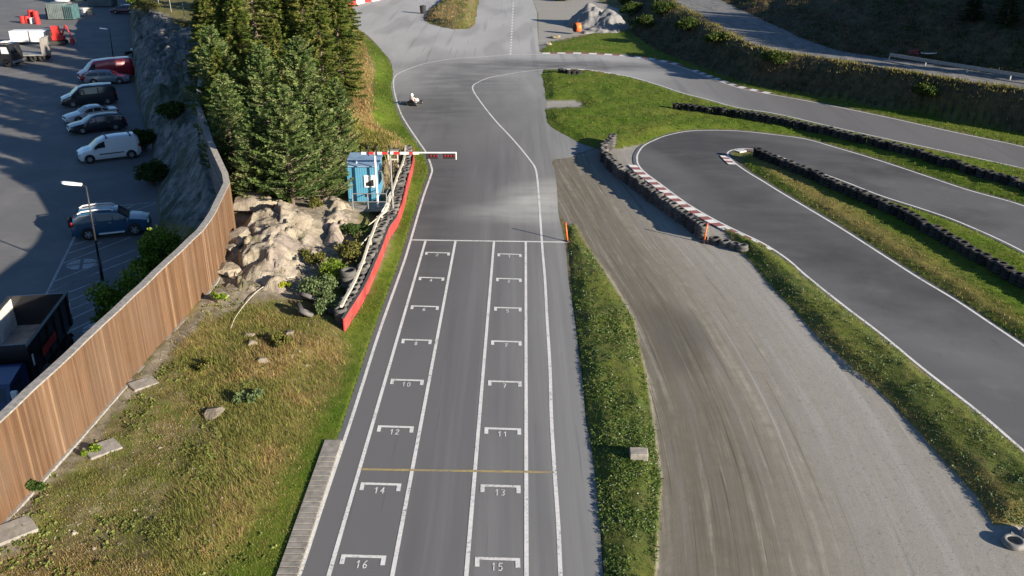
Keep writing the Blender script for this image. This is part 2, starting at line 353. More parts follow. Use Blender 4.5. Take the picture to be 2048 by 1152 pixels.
def hfun(X, Y):
    X = np.asarray(X, float); Y = np.asarray(Y, float)
    Z = np.full(X.shape, -.03)
    # left bank
    lb = inpoly(X, Y, LEFTBANK_POLY)
    de = dpl(X, Y, LEFTEDGE)
    num = np.zeros(X.shape); den = np.zeros(X.shape)
    for a, b, c in BK:
        wgt = 1 / (((X - a) ** 2 + (Y - b) ** 2) + .6) ** 1.6; num += wgt * c; den += wgt
    bz = num / den
    bump = (fbm(X * .35, Y * .35, 5) - .5) * .5 + (fbm(X * 1.5, Y * 1.5, 9, 3) - .5) * .16
    zb = (bz + bump * np.clip(bz, .12, 1)) * sst(.2, 3.0, de) + .03 * sst(0, .3, de)
    Z = np.where(lb, zb, Z)
    # lot side
    inl = inpoly(X, Y, LOTTOP_POLY); inb = inpoly(X, Y, LOTBASE_POLY)
    dt, zt = dpl(X, Y, LOTTOP, LOTTOPZ); db = dpl(X, Y, LOTBASE)
    t = db / (db + dt + 1e-6)
    cl = sst(60, 85, Y)
    prof = t ** (1.0 - .62 * cl)
    rough = (fbm(X * .5, Y * .5, 21) - .5) * (1.2 + 2.6 * cl) + np.abs(fbm(X * 1.3, Y * 1.3, 24) - .5) * 1.4 * (.5 + cl)
    zz = LOTZ + (zt - LOTZ) * prof + rough * np.sin(np.pi * np.clip(t, 0, 1)) ** .7
    Z = np.where(inl & ~inb, zz, Z); Z = np.where(inb, LOTZ - .04, Z)
    # right bank, upper road, hillside
    it = inpoly(X, Y, TOE_POLY); ic = inpoly(X, Y, CREST_POLY); ib = inpoly(X, Y, BACK_POLY)
    d1 = dpl(X, Y, TOE); d2 = dpl(X, Y, CREST); d3 = dpl(X, Y, BACK)
    t = sst(0, 1, d1 / (d1 + d2 + 1e-6)) * .5 + .5 * d1 / (d1 + d2 + 1e-6)
    zr = 3.3 * t + ((fbm(X * .45, Y * .45, 33) - .5) * 1.5 + (fbm(X * 1.6, Y * 1.6, 34) - .5) * .6) * np.sin(np.pi * t) ** .7
    Z = np.where(it & ~ic, zr, Z)
    Z = np.where(ic, 3.3 - .34 * sst(0, 1.2, d2) + .06 * (fbm(X, Y, 3) - .5), Z)
    Z = np.where(ib, 2.96 + np.minimum(d3 * (.5 - .2 * sst(82, 105, Y)), 16 - 8 * sst(82, 105, Y)) + (fbm(X * .3, Y * .3, 41) - .5) * np.minimum(d3, 2.5), Z)
    # low raised grass
    for poly, h, fall, nz in ((V1, .12, .7, .22), (V2, .22, .9, .2), (MI, .16, 1.2, .22), (II, .15, .8, .15), (TI, .7, 1.8, .4), (GR, .06, .6, .05)):
        xs = [p[0] for p in poly]; ys = [p[1] for p in poly]
        m = (X > min(xs)) & (X < max(xs)) & (Y > min(ys)) & (Y < max(ys)) & ~it
        if not m.any(): continue
        s = sdp(X[m], Y[m], poly)
        zz = np.where(s > 0, h * sst(0, fall, s) + nz * (fbm(X[m] * .8, Y[m] * .8, 50) - .35) * sst(0, fall, s) + .03, Z[m])
        Z[m] = np.where(s > 0, zz, Z[m])
    # gravel lane ruts
    return Z
def T(px, py):
    px = np.atleast_1d(np.asarray(px, float)); py = np.atleast_1d(np.asarray(py, float)); z = np.zeros(px.shape)
    lo = np.full(px.shape, -2.5); hi_ = np.full(px.shape, 15.0)
    # march down the ray from above for the first hit
    zs = np.linspace(6, -2, 33); hit = np.full(px.shape, np.nan); prev = np.full(px.shape, 6.0)
    for zk in zs:
        X, Y = P(px, py, zk); g_ = hfun(X, Y)
        m = np.isnan(hit) & (g_ >= zk); hit = np.where(m, prev, hit); prev = np.full(px.shape, zk)
    hi_ = np.where(np.isnan(hit), -1.9, hit); lo = hi_ - .25
    for k in range(7):
        mid = (lo + hi_) / 2; X, Y = P(px, py, mid); g_ = hfun(X, Y)
        up = g_ >= mid; lo = np.where(up, mid, lo); hi_ = np.where(up, hi_, mid)
    X, Y = P(px, py, lo); return X, Y, hfun(X, Y)
def G(px, py):
    X, Y, Z = T(px, py); return Vector((float(X[0]), float(Y[0]), float(Z[0])))
def GZ(x, y): return float(hfun(np.array([x]), np.array([y]))[0])

# ---- cover zones (what grows or lies where), looked up by place
LANE_PX = [(1135,300),(1150,340),(1190,400),(1240,480),(1310,580),(1370,690),(1420,800),(1460,920),(1490,1040),(1510,1160),(1530,1300)]
LANE = smooth(W(LANE_PX))
Z_GREEN = [[(600,1152),(560,1260),(350,1260),(400,1120),(485,1000),(565,890),(625,795),(680,722),(680,672),(740,590),(780,500),(812,400),(830,330),(815,298),(770,262),(740,235),(745,180),(750,130),(735,100),(715,62),(700,45),(740,80),(768,104),(788,140),(788,170),(794,198),(815,250),(842,288),(866,340),(848,395),(823,478),(790,576),(762,652),(727,758),(704,838),(671,930)],
           VERGE1_PX, VERGE2_PX, MIDISL_PX, INISL_PX, GREENR_PX]
Z_STRAW = [[(705,55),(722,70),(738,110),(744,150),(738,210),(752,250),(800,290),(812,300),(790,318),(720,310),(700,260),(700,100)],
           [(300,640),(420,590),(520,620),(640,640),(690,680),(700,720),(620,860),(540,1000),(430,1140),(300,1152),(330,1000),(420,860),(380,760)],
           [(1536,292),(1500,318),(1640,420),(1800,520),(1950,610),(2048,670),(2048,640),(1900,540),(1760,450),(1640,380)],
           [(1640,700),(1760,830),(1880,960),(1960,1050),(2048,1110),(2048,1000),(1900,900),(1780,790),(1600,610)]]
Z_STONE = [[(470,400),(440,560),(400,620),(420,640),(520,600),(600,600),(620,560),(705,500),(720,410),(640,385)],
           [(-10,1062),(190,845),(262,762),(412,592),(440,600),(390,650),(300,760),(215,850),(190,900),(110,960),(70,1010),(40,1100),(-10,1130)]]
Z_ROCKSIDE = [[(262,0),(300,15),(400,60),(412,100),(392,210),(455,380),(470,470),(320,440),(318,380),(285,230),(262,110)]]
Z_GRAVEL = [[(1107,320),(1150,306),(1205,296),(1232,298),(1290,290),(1276,316),(1300,352),(1440,452),(1480,500),(1545,575),(1630,670),(1750,775),(1850,880),(1950,990),(1985,1050),(2060,1052),(2330,1260),(2330,1300),(1310,1300),(1312,1152),(1322,960),(1290,740),(1268,640),(1190,515),(1150,448),(1137,450),(1117,428)],
            [(1062,-60),(1065,0),(1075,25),(1078,104),(1100,84),(1210,60),(1250,50),(1240,20),(1180,-5),(1090,-5)], [(1091,217),(1160,214),(1168,207),(1150,202),(1092,200)]]
def zones(px, py, wob=True):
    if wob:
        s = np.clip((py + 215) / 1000, .1, 1.4)
        nx = (fbm(px / (26 * s), py / (26 * s), 71) - .5) * 26 * s; ny = (fbm(px / (26 * s), py / (26 * s), 77) - .5) * 20 * s
    else: nx = ny = 0; s = 1
    def zv(pl, soft, k):
        r = np.zeros(px.shape)
        for q in pl:
            xs = [a[0] for a in q]; ys = [a[1] for a in q]
            m = (px > min(xs) - 40) & (px < max(xs) + 40) & (py > min(ys) - 40) & (py < max(ys) + 40)
            if m.any():
                d = sdp((px + nx * k)[m], (py + ny * k)[m], q)
                r[m] = np.maximum(r[m], sst(-1, 1, d / (soft * (s[m] if wob else 1))))
        return r
    return dict(green=zv(Z_GREEN, 5, .7), straw=zv(Z_STRAW, 26, 1.), stone=zv(Z_STONE, 10, 1.), gravel=zv(Z_GRAVEL, 3, .2), side=zv(Z_ROCKSIDE, 6, .3))

# ---- ground sheet
px = np.r_[np.array([-9000, -5000, -3000, -2000, -1400, -1000]), np.arange(-700, 2750, 3.5), np.array([2900, 3200, 3800, 5000, 7000, 11000])]
py = np.r_[np.array([-211, -206, -200, -190, -178, -162, -145, -125, -105, -85]), np.arange(-70, 1290, 3.0), np.array([1320, 1400, 1600, 2000])]
PXg, PYg = np.meshgrid(px, py)
Xg, Yg = P(PXg, PYg, 0.0)
Zg = hfun(Xg.ravel(), Yg.ravel()).reshape(Xg.shape)
far = sst(260, 900, np.hypot(Xg, Yg)); Zg = Zg * (1 - far) + far * 20
V = np.stack([Xg.ravel(), Yg.ravel(), Zg.ravel()], 1)
nr, nc = PXg.shape
idx = np.arange(nr * nc).reshape(nr, nc)
F = np.stack([idx[:-1, :-1].ravel(), idx[1:, :-1].ravel(), idx[1:, 1:].ravel(), idx[:-1, 1:].ravel()], 1)
qx, qy = proj(V[:, 0], V[:, 1], V[:, 2])
zn = zones(qx, qy)
dL = dpl(V[:, 0], V[:, 1], LANE)
sgn = np.where(inpoly(V[:, 0], V[:, 1], LANE + [(200, -20), (200, 300)]), 1.0, -1.0)
sL = V[:, 1]
hill = inpoly(V[:, 0], V[:, 1], TOE_POLY).astype(float)
road = (inpoly(V[:, 0], V[:, 1], CREST_POLY) & ~inpoly(V[:, 0], V[:, 1], BACK_POLY)).astype(float)

n = N('ground_cover', .95); n.b.inputs['Specular IOR Level'].default_value = .1
fine = n.noise(14, 6, None, .7); mid_ = n.noise(1.6, 5, None, .6); big = n.noise(.28, 4); vf = n.noise(45, 3, None, .7)
earth = n.ramp(mid_, [(.3, (.12, .09, .045)), (.5, (.19, .15, .075)), (.7, (.25, .21, .13))])
earth = n.mix(n.ramp(fine, [(.42, 0.), (.62, .7)]), earth, (.075, .085, .03))
green = n.ramp(mid_, [(.28, (.05, .085, .010)), (.5, (.09, .145, .014)), (.74, (.145, .19, .025))])
olv = n.ramp(n.noise(1.1, 5, None, .65), [(.3, (.055, .08, .025)), (.5, (.095, .115, .04)), (.62, (.15, .135, .06)), (.75, (.11, .14, .06))])
green = n.mix(n.math('MULTIPLY', n.attr('olive').outputs[2], .85), green, olv)
green = n.mix(n.math('MULTIPLY', n.ramp(big, [(.42, 0.), (.62, 1.)]), .75), green, (.15, .17, .03))
green = n.mix(n.ramp(vf, [(.35, .55), (.6, 0.)]), green, (.03, .055, .008))
straw = n.ramp(mid_, [(.3, (.16, .12, .04)), (.55, (.27, .20, .075)), (.75, (.22, .22, .05))])
straw = n.mix(n.ramp(fine, [(.4, .6), (.6, 0.)]), straw, (.09, .08, .03))
stone = n.ramp(n.noise(2.5, 7, None, .65), [(.3, (.12, .10, .07)), (.5, (.23, .20, .15)), (.7, (.34, .30, .24))])
stone = n.mix(n.ramp(fine, [(.30, .8), (.42, 0.)]), stone, (.06, .055, .04))
side = n.ramp(n.noise(1.1, 7, None, .7), [(.35, (.05, .055, .05)), (.5, (.15, .15, .145)), (.68, (.30, .29, .27))])
side = n.mix(n.ramp(big, [(.5, 0.), (.6, .7)]), side, (.05, .07, .03))
# gravel with wheel-worn lanes following the bend
la = n.attr('lane').outputs[2]; ls = n.attr('along').outputs[2]
cx = n.nd('ShaderNodeCombineXYZ'); n.l(n.math('MULTIPLY', la, 1.0), cx.inputs[0]); n.l(n.math('MULTIPLY', ls, .035), cx.inputs[1])
st1 = n.noise(1.3, 5, cx.outputs[0], .65); st2 = n.noise(4.0, 4, cx.outputs[0], .7, .3); cx3 = n.nd('ShaderNodeCombineXYZ'); n.l(la, cx3.inputs[0]); n.l(n.math('MULTIPLY', ls, .008), cx3.inputs[1]); st3 = n.noise(6.0, 4, cx3.outputs[0], .75, .25)
peb = n.noise(30, 4, None, .8)
grav = n.ramp(peb, [(.32, (.18, .172, .16)), (.52, (.34, .33, .305)), (.72, (.49, .475, .45))])
grav = n.mix(n.math('MULTIPLY', n.ramp(n.noise(7, 5, None, .7), [(.34, .9), (.44, 0.)]), .6), grav, (.14, .135, .12))
dirt = n.ramp(st1, [(.3, (.12, .105, .08)), (.48, (.205, .185, .145)), (.66, (.33, .31, .26))])
dirt = n.mix(n.ramp(st2, [(.32, .55), (.45, 0.)]), dirt, (.09, .085, .07))
dirt = n.mix(n.ramp(st2, [(.55, 0.), (.68, .65)]), dirt, (.42, .39, .33))
dirt = n.mix(n.math('MULTIPLY', n.ramp(peb, [(.35, .6), (.5, 0.)]), .6), dirt, (.12, .11, .09))
lw = n.math('ADD', n.ramp(n.math('ADD', n.math('MULTIPLY', la, .1), .5), [(.10, .2), (.22, 1.), (.52, 1.), (.95, .25)]), n.math('MULTIPLY', n.math('SUBTRACT', st1, .5), 2.2), True)
dirt = n.mix(n.ramp(st3, [(.37, .85), (.42, 0.)]), dirt, (.075, .07, .055)); dirt = n.mix(n.math('MULTIPLY', n.ramp(n.noise(1.5, 5, None, .7), [(.35, .5), (.6, 0.)]), 1.), dirt, (.15, .135, .105))
dirt = n.mix(n.math('MULTIPLY', n.ramp(n.math('ADD', n.math('MULTIPLY', la, .1), .5), [(.2, .1), (.34, .75), (.50, .65), (.66, 0.)]), n.ramp(st2, [(.3, 1.), (.65, .35)])), dirt, (.12, .105, .082))
grav = n.mix(lw, grav, dirt)
grav = n.mix(n.ramp(st3, [(.62, 0.), (.68, .45)]), grav, (.46, .44, .40))
dk = n.attr('damp').outputs[2]
grav = n.mix(n.math('MULTIPLY', n.math('MULTIPLY', dk, .7), n.ramp(st1, [(.25, 1.), (.75, .35)])), grav, (.085, .08, .07))
hillc = n.ramp(mid_, [(.32, (.035, .05, .02)), (.45, (.085, .072, .045)), (.58, (.13, .095, .06)), (.74, (.16, .15, .05))])
hillc = n.mix(n.ramp(fine, [(.4, .7), (.58, 0.)]), hillc, (.03, .035, .018))
moss = n.math('MULTIPLY', n.ramp(n.noise(.9, 5, None, .6), [(.47, 0.), (.58, 1.)]), .8)
roadc = n.ramp(n.noise(2, 4), [(.35, (.10, .10, .10)), (.7, (.17, .17, .17))])
c = n.mix(moss, earth, (.10, .12, .025))
c = n.mix(n.attr('straw').outputs[2], c, straw)
c = n.mix(n.attr('hill').outputs[2], c, hillc)
c = n.mix(n.attr('stone').outputs[2], c, stone)
c = n.mix(n.attr('side').outputs[2], c, side)
gr = n.mix(n.math('MULTIPLY', n.attr('straw').outputs[2], .7), green, straw)
c = n.mix(n.attr('green').outputs[2], c, gr)
c = n.mix(n.attr('gravel').outputs[2], c, grav)
c = n.mix(n.attr('road').outputs[2], c, roadc)
n.col(c); n.bump(n.math('ADD', n.math('MULTIPLY', vf, .5), n.math('MULTIPLY', mid_, .6)), .45, .06)
DAMP = W([(1270,620),(1300,600),(1330,600),(1400,630),(1440,680),(1425,740),(1340,755),(1290,700)])
damp = sst(-.6, 1.2, sdp(V[:, 0], V[:, 1], DAMP))
ground = meshobj('ground', V, F, n.m, smooth_=True, attrs=dict(green=zn['green'], straw=zn['straw'], stone=zn['stone'], gravel=zn['gravel'], side=zn['side'], hill=hill, road=road * 0, lane=sgn * dL, along=sL, damp=damp, olive=(inpoly(V[:, 0], V[:, 1], V1) | inpoly(V[:, 0], V[:, 1], V2)).astype(float)))
tag(ground, kind='structure')

# ---- flat sheets
def sheet(name, poly, z, mat, kind='structure'):
    tris = tessellate_polygon([[Vector((p[0], p[1], 0)) for p in poly]])
    v = [(p[0], p[1], z) for p in poly]; f = []
    for t in tris:
        a, b, c_ = (Vector(v[i]) for i in t)
        f.append(t if (b - a).cross(c_ - a).z > 0 else (t[0], t[2], t[1]))
    o = meshobj(name, v, f, mat); return tag(o, kind=kind)
def ribbon_mb(mb, pl, wid, z, m=0):
    a = offset(pl, wid / 2); b = offset(pl, -wid / 2); k = len(pl)
    v = [(p[0], p[1], z) for p in b] + [(p[0], p[1], z) for p in a]
    return mb.add(v, [(i, i + 1, k + i + 1, k + i) for i in range(k - 1)], m)

n = N('race_asphalt', .85); n.b.inputs['Specular IOR Level'].default_value = .25
gp = n.nd('ShaderNodeNewGeometry'); sx = n.nd('ShaderNodeSeparateXYZ'); n.l(gp.outputs['Position'], sx.inputs[0])
stx = n.noise(1.0, 5, n.coord((1.6, .035, 1)), .6); pat = n.noise(.16, 4); grit = n.noise(60, 3, None, .8)
base = n.ramp(grit, [(.3, (.105, .105, .108)), (.7, (.165, .165, .168))])
dustx = n.math('ADD', n.math('MULTIPLY', n.math('ADD', sx.outputs[0], n.math('MULTIPLY', sx.outputs[1], -.012)), .16), .42)
dust = n.math('MULTIPLY', n.math('ADD', dustx, n.math('MULTIPLY', n.math('SUBTRACT', stx, .5), 1.7)), .75, True)
fary = n.math('MULTIPLY', n.math('SUBTRACT', sx.outputs[1], 62.0), .03, True)
dust = n.math('MAXIMUM', dust, n.math('MULTIPLY', fary, n.ramp(n.noise(.25, 5, n.coord((1, .25, 1))), [(.3, .35), (.6, 1.)])))
near_r = n.math('MULTIPLY', n.math('SUBTRACT', 26.0, sx.outputs[0]), .07, True)
base = n.mix(n.math('MULTIPLY', n.math('MULTIPLY', dust, .78), near_r), base, (.30, .305, .30))
base = n.mix(n.math('MULTIPLY', n.math('MULTIPLY', n.math('MULTIPLY', n.math('SUBTRACT', sx.outputs[1], 84.0), .03, True), n.ramp(n.noise(.22, 5, n.coord((1, .3, 1))), [(.25, .6), (.6, 1.)])), near_r), base, (.38, .38, .375))  # far asphalt paled in colour to paint a brighter, hazier distance
stk = n.noise(1.0, 3, n.coord((.9, .03, 1)), .5)
base = n.mix(n.ramp(stk, [(.30, .28), (.42, 0.)]), base, (.07, .07, .072))
base = n.mix(n.attr('rubbered').outputs[2], base, (.06, .06, .064))
def blob(px_, py_, rx, ry, rot=0.0, n=n, gp=gp):
    c0 = P3(px_, py_); mp = n.nd('ShaderNodeMapping', vector_type='TEXTURE'); mp.inputs['Location'].default_value = (c0.x, c0.y, 0); mp.inputs['Rotation'].default_value = (0, 0, rot); mp.inputs['Scale'].default_value = (rx, ry, 1000)
    n.l(gp.outputs['Position'], mp.inputs[0]); ln = n.nd('ShaderNodeVectorMath', operation='LENGTH'); n.l(mp.outputs[0], ln.inputs[0])
    return n.math('MULTIPLY', n.ramp(ln.outputs['Value'], [(.25, 1.), (1., 0.)]), n.ramp(n.noise(.7, 5, n.coord((.35, 1, 1)), .6), [(.3, .35), (.6, 1.)]))
base = n.mix(n.math('MULTIPLY', blob(1075, 405, 3.2, 5.5), .9), base, (.42, .42, .40)); base = n.mix(n.math('MULTIPLY', blob(1030, 425, 5.5, 2.4), .6), base, (.36, .36, .35))
base = n.mix(n.math('MULTIPLY', blob(1120, 380, 2.2, 3.5), .8), base, (.40, .39, .36))
for bx in ((1030,131,16,6.0,.0), (1190,131,14,4.,-.15), (930,160,8,10.,.3), (880,215,7,12.,.0), (870,400,2.6,22,.03)): base = n.mix(n.math('MULTIPLY', blob(*bx), .62), base, (.055, .055, .058))
sk = n.noise(1.0, 4, n.coord((3.2, .05, 1)), .7); base = n.mix(n.ramp(sk, [(.30, .5), (.37, 0.)]), base, (.06, .06, .06))
patch = n.noise(.5, 2, n.coord((.5, .12, 1)), .3); base = n.mix(n.ramp(patch, [(.52, 0.), (.62, .2)]), base, (.075, .075, .08))
n.col(base); n.bump(grit, .25, .02); M['asphalt'] = n.m
n = N('hairpin_asphalt', .85); n.b.inputs['Specular IOR Level'].default_value = .25
grit = n.noise(60, 3, None, .8); pat = n.noise(.12, 5, None, .6)
b_ = n.ramp(grit, [(.3, (.085, .088, .092)), (.7, (.135, .138, .143))])
b_ = n.mix(n.ramp(pat, [(.48, 0.), (.62, .6)]), b_, (.055, .055, .06)); b_ = n.mix(n.ramp(n.noise(1.1, 5, n.coord((1, .3, 1)), .7), [(.3, .35), (.42, 0.)]), b_, (.05, .05, .05)); b_ = n.mix(n.ramp(n.noise(.4, 4), [(.55, 0.), (.8, .4)]), b_, (.20, .20, .20))
gp2 = n.nd('ShaderNodeNewGeometry')
for bx in ((1370,300,5,9,.6),(1440,285,9,5,0),(1400,330,4,9,.3),(1560,292,13,3.2,-.35),(1480,400,3,14,.45),(1620,500,2.4,14,.6),(1760,340,16,2.4,-.55)): b_ = n.mix(n.math('MULTIPLY', blob(*bx, n=n, gp=gp2), .6), b_, (.05, .05, .053))
for bx in ((1330,330,1.6,9,.3),(1900,700,2,16,.7),(1700,300,14,1.3,-.5)): b_ = n.mix(n.math('MULTIPLY', blob(*bx, n=n, gp=gp2), .3), b_, (.20, .20, .20))
n.col(b_); n.bump(grit, .25, .02); M['asphalt2'] = n.m
n = N('parking_asphalt', .8); n.b.inputs['Specular IOR Level'].default_value = .3
grit = n.noise(50, 3, None, .8); b_ = n.ramp(grit, [(.3, (.105, .105, .107)), (.7, (.17, .17, .172))])
b_ = n.mix(n.ramp(n.noise(.25, 5, None, .65), [(.45, 0.), (.7, .5)]), b_, (.24, .235, .225))
b_ = n.mix(n.ramp(n.noise(.55, 3, n.coord((.5, 1.6, 1))), [(.24, .7), (.33, 0.)]), b_, (.07, .07, .072))
n.col(b_); n.bump(grit, .25, .02); M['lot'] = n.m
trk = sheet('race_track', POLY_A, 0.0, M['asphalt'])
sheet('hairpin_track', POLY_H, 0.0, M['asphalt2'])
mb = MB()   # rubbered-in racing line
LOT = LOTBASE + [(LOTBASE[-1][0], 420), (-260, 420), (-260, -10), (LOTBASE[0][0], -10)]
sheet('parking_lot', [(x - .0, y) for x, y in LOT], LOTZ, M['lot'])
n = N('upper_road_gravel', .9); n.col(n.ramp(n.noise(1.2, 5, n.coord((1.5, .4, 1)), .65), [(.3, (.10, .10, .10)), (.7, (.22, .22, .215))])); M['uproad'] = n.m
cr = resample(offset(CREST, .9), 2.0); bk = resample(BACK, 2.0)
bk2 = np.stack([np.interp(np.linspace(0, 1, len(cr)), np.linspace(0, 1, len(bk)), bk[:, k]) for k in range(2)], 1)
mbr = MB(); k = len(cr)
mbr.add([(x, y, 3.03) for x, y in cr[:, :2]] + [(x, y, 3.03) for x, y in bk2], [(i, k + i, k + i + 1, i + 1)[::-1] for i in range(k - 1)])
o = mbr.build('upper_road', M['uproad']); tag(o, kind='structure')

# ---- painted lines
mb = MB()
for pl in (LEFT, UPOUT, UPIN, HPOUT, HPIN): ribbon_mb(mb, pl, .13, .006)
ribbon_mb(mb, KERBTOP, .12, .006)
def seg(a, b, wid, m=0, z=.0095, zz=0.0):
    A = P(*a, zz); B = P(*b, zz); pl = resample([(float(A[0]), float(A[1])), (float(B[0]), float(B[1]))], 1.0)
    ribbon_mb(mb, [tuple(q) for q in pl], wid, z + zz, m)
seg((820,480), (1136,484.5), .16)
for a, b in (((851,482),(652,1170)), ((911,482),(781,1170)), ((988,483),(931,1170)), ((1051.5,484),(1053,1170))): seg(a, b, .13, 0, .008)
seg((722,939), (1108,945), .12, 1, .0125)
# grid boxes: bar with two short legs opening toward the rear
def bracket(x0, x1, y0, drop, n_):
    a = P3(x0, y0); b = P3(x1, y0 + (x1 - x0) * .03)
    ex = (b - a).normalized(); ey = Vector((.016, -1, 0)); L = (b - a).length
    def rect(u0, u1, v0, v1):
        pts = [a + ex * u0 + ey * v0, a + ex * u1 + ey * v0, a + ex * u1 + ey * v1, a + ex * u0 + ey * v1]
        mb.add([(q.x, q.y, .0095) for q in pts], [(3, 2, 1, 0)])
    rect(0, L, 0, .12); rect(0, .14, .1205, .42); rect(L - .14, L, .1205, .42)
    DG_ = {'0': [[(.5,1),(.15,.8),(.1,.4),(.3,0),(.7,.0),(.9,.4),(.85,.8),(.5,1)]], '1': [[(.15,.72),(.55,1),(.55,0)]], '2': [[(.1,.8),(.35,1),(.75,.95),(.85,.7),(.1,.02),(.95,.02)]],
        '3': [[(.1,.95),(.6,1),(.85,.78),(.4,.55),(.85,.3),(.6,0),(.1,.06)]], '4': [[(.7,0),(.7,1),(.1,.35),(.95,.35)]], '5': [[(.85,1),(.2,1),(.15,.58),(.65,.6),(.88,.3),(.6,0),(.1,.05)]],
        '6': [[(.75,1),(.3,.75),(.1,.35),(.3,.0),(.75,.05),(.85,.35),(.5,.52),(.15,.35)]], '7': [[(.1,1),(.9,1),(.4,0)],[(.3,.5),(.8,.5)]], '8': [[(.5,.54),(.15,.78),(.5,1),(.85,.78),(.5,.54),(.1,.27),(.5,0),(.9,.27),(.5,.54)]]}
    cw = .135; tw = cw * len(n_) + .07 * (len(n_) - 1)
    for k, ch in enumerate(n_):
        ox_ = L * .5 - tw / 2 + k * (cw + .07)
        for pl in DG_[ch]:
            pts = [a + ex * (ox_ + u * cw) + Vector((.016, 1, 0)) * (-.56 + v_ * .31) for u, v_ in pl]
            for p_, q_ in zip(pts[:-1], pts[1:]):
                d_ = (q_ - p_).normalized() * .012; n__ = Vector((-d_.y, d_.x, 0)).normalized() * .018; zq = .0095 + .0004 * random.random()
                mb.add([(c.x, c.y, zq) for c in (p_ - d_ - n__, q_ + d_ - n__, q_ + d_ + n__, p_ - d_ + n__)], [(0, 1, 2, 3)])
for x0, x1, y, t_ in ((851,900,504,'2'),(838,889,554,'4'),(822,878,611,'6'),(804,864,678,'8'),(782,848,758,'10'),(756,828,851,'12'),(722,803,965,'14'),(683,773,1109,'16'),
                      (995,1043,507,'1'),(992,1043,556,'3'),(988,1043,614,'5'),(982,1043,681,'7'),(976,1043,761,'7'),(969,1042,855,'11'),(961,1041,969,'13'),(950,1040,1114,'15')):
    bracket(x0, x1, y, 0, t_)
# dashed centre line on the far straight
for i in range(19):
    y0 = 109 - i * 5.6; y1 = y0 - 2.9
    seg((1021 + (109 - y0) * .055, y0), (1021 + (109 - y1) * .055, y1), .22, 0, .006)
lm = mb.build('road_markings', None, mats=[M['line'], M['yellow']]); tag(lm, kind='structure')
# lot stripes and stencilled discs
mb = MB()
def lseg(a, b, wid=.11): seg(a, b, wid, 0, .004, LOTZ)
lseg((155,462), (92,590), .14); lseg((92,590), (30,720), .14)
lseg((200,415), (314,404)); 
for a, b in (((140,492),(175,481)),((130,509),(205,484)),((125,527),(262,474)),((244,421),(266,411)),((257,426),(310,407)),((281,431),(300,424)),
             ((105,564),(270,500)),((116,576),(283,511)),((100,583),(190,548)),((136,585),(198,562)),((138,602),(200,576)),((142,619),(198,596)),((125,646),(190,616)),((142,661),(200,634)),
             ((145,693),(220,660)),((125,719),(200,688)),((103,746),(160,724)),((15,775),(60,758)),((-20,812),(100,766)),((-20,835),(80,798)),((-40,880),(40,850))):
    lseg(a, b)
def disc(cx_, cy_, r):
    c0 = P3(cx_, cy_, LOTZ)
    for k in range(4):
        a0 = k * math.pi / 2 + .35 + .10; a1 = a0 + math.pi / 2 - .20
        pts = [(c0.x + .06 * math.cos((a0 + a1) / 2) * 2, c0.y + .12 * math.sin((a0 + a1) / 2))] + [(c0.x + r * math.cos(a0 + (a1 - a0) * i / 8), c0.y + r * math.sin(a0 + (a1 - a0) * i / 8)) for i in range(9)]
        mb.add([(x, y, LOTZ + .008) for x, y in pts], [tuple(range(10))])
disc(163, 528, .82); disc(200, 655, .80)
o = mb.build('parking_markings', M['line_worn']); tag(o, kind='structure')
# kerbs
def kerb(pl, wid, L, name, z=.03, mats=('line', 'red_kerb')):
    q = resample(pl, L); mbk = MB(); a = np.array(offset(q.tolist(), wid)); k = len(q)
    for i in range(k - 1):
        v = [(q[i,0], q[i,1], .008), (q[i+1,0], q[i+1,1], .008), (a[i+1,0], a[i+1,1], z), (a[i,0], a[i,1], z), (a[i+1,0], a[i+1,1], -.05), (a[i,0], a[i,1], -.05)]
        mbk.add(v, [(0, 1, 2, 3), (3, 2, 4, 5)], i % 2)
    o = mbk.build(name, None, mats=[M[x] for x in mats]); return tag(o, kind='structure')
n = N('faded_dark_kerb_paint', .8); n.col(n.ramp(n.noise(6, 4), [(.35, (.11, .085, .08)), (.7, (.22, .13, .12))])); M['dk'] = n.m
kerb(offset(smooth(W([(1085,108),(1165,108),(1250,113),(1310,121),(1350,130),(1357,132)])), .08), .7, .95, 'kerb_far', .05)
kerb(offset(smooth(W([(1382,141),(1410,152),(1445,165),(1475,175),(1520,185),(1535,188)])), .08), .6, .8, 'kerb_far', .05, ('line', 'dk'))
kerb(offset(smooth(W([(1275,330),(1290,345),(1317,365),(1350,390),(1382,412),(1425,437),(1475,462),(1525,486),(1548,499)])), -.08), -.62, .62, 'kerb_hairpin', .05)
kerb(offset(smooth(W([(1457,312),(1462,318),(1469,325),(1474,329)])), -.08)[::-1], .55, .5, 'kerb_apex', .05)
kerb(offset(smooth(W([(1600,332),(1562,314),(1520,301),(1490,297),(1466,300)])), .08), .75, .95, 'kerb_apex', .05, ('line', 'dk'))
kerb(offset(smooth(W([(1125,137.5),(1162,138),(1200,142.5),(1250,151)])), -.08), -.5, .9, 'kerb_far', .05, ('line', 'dk'))

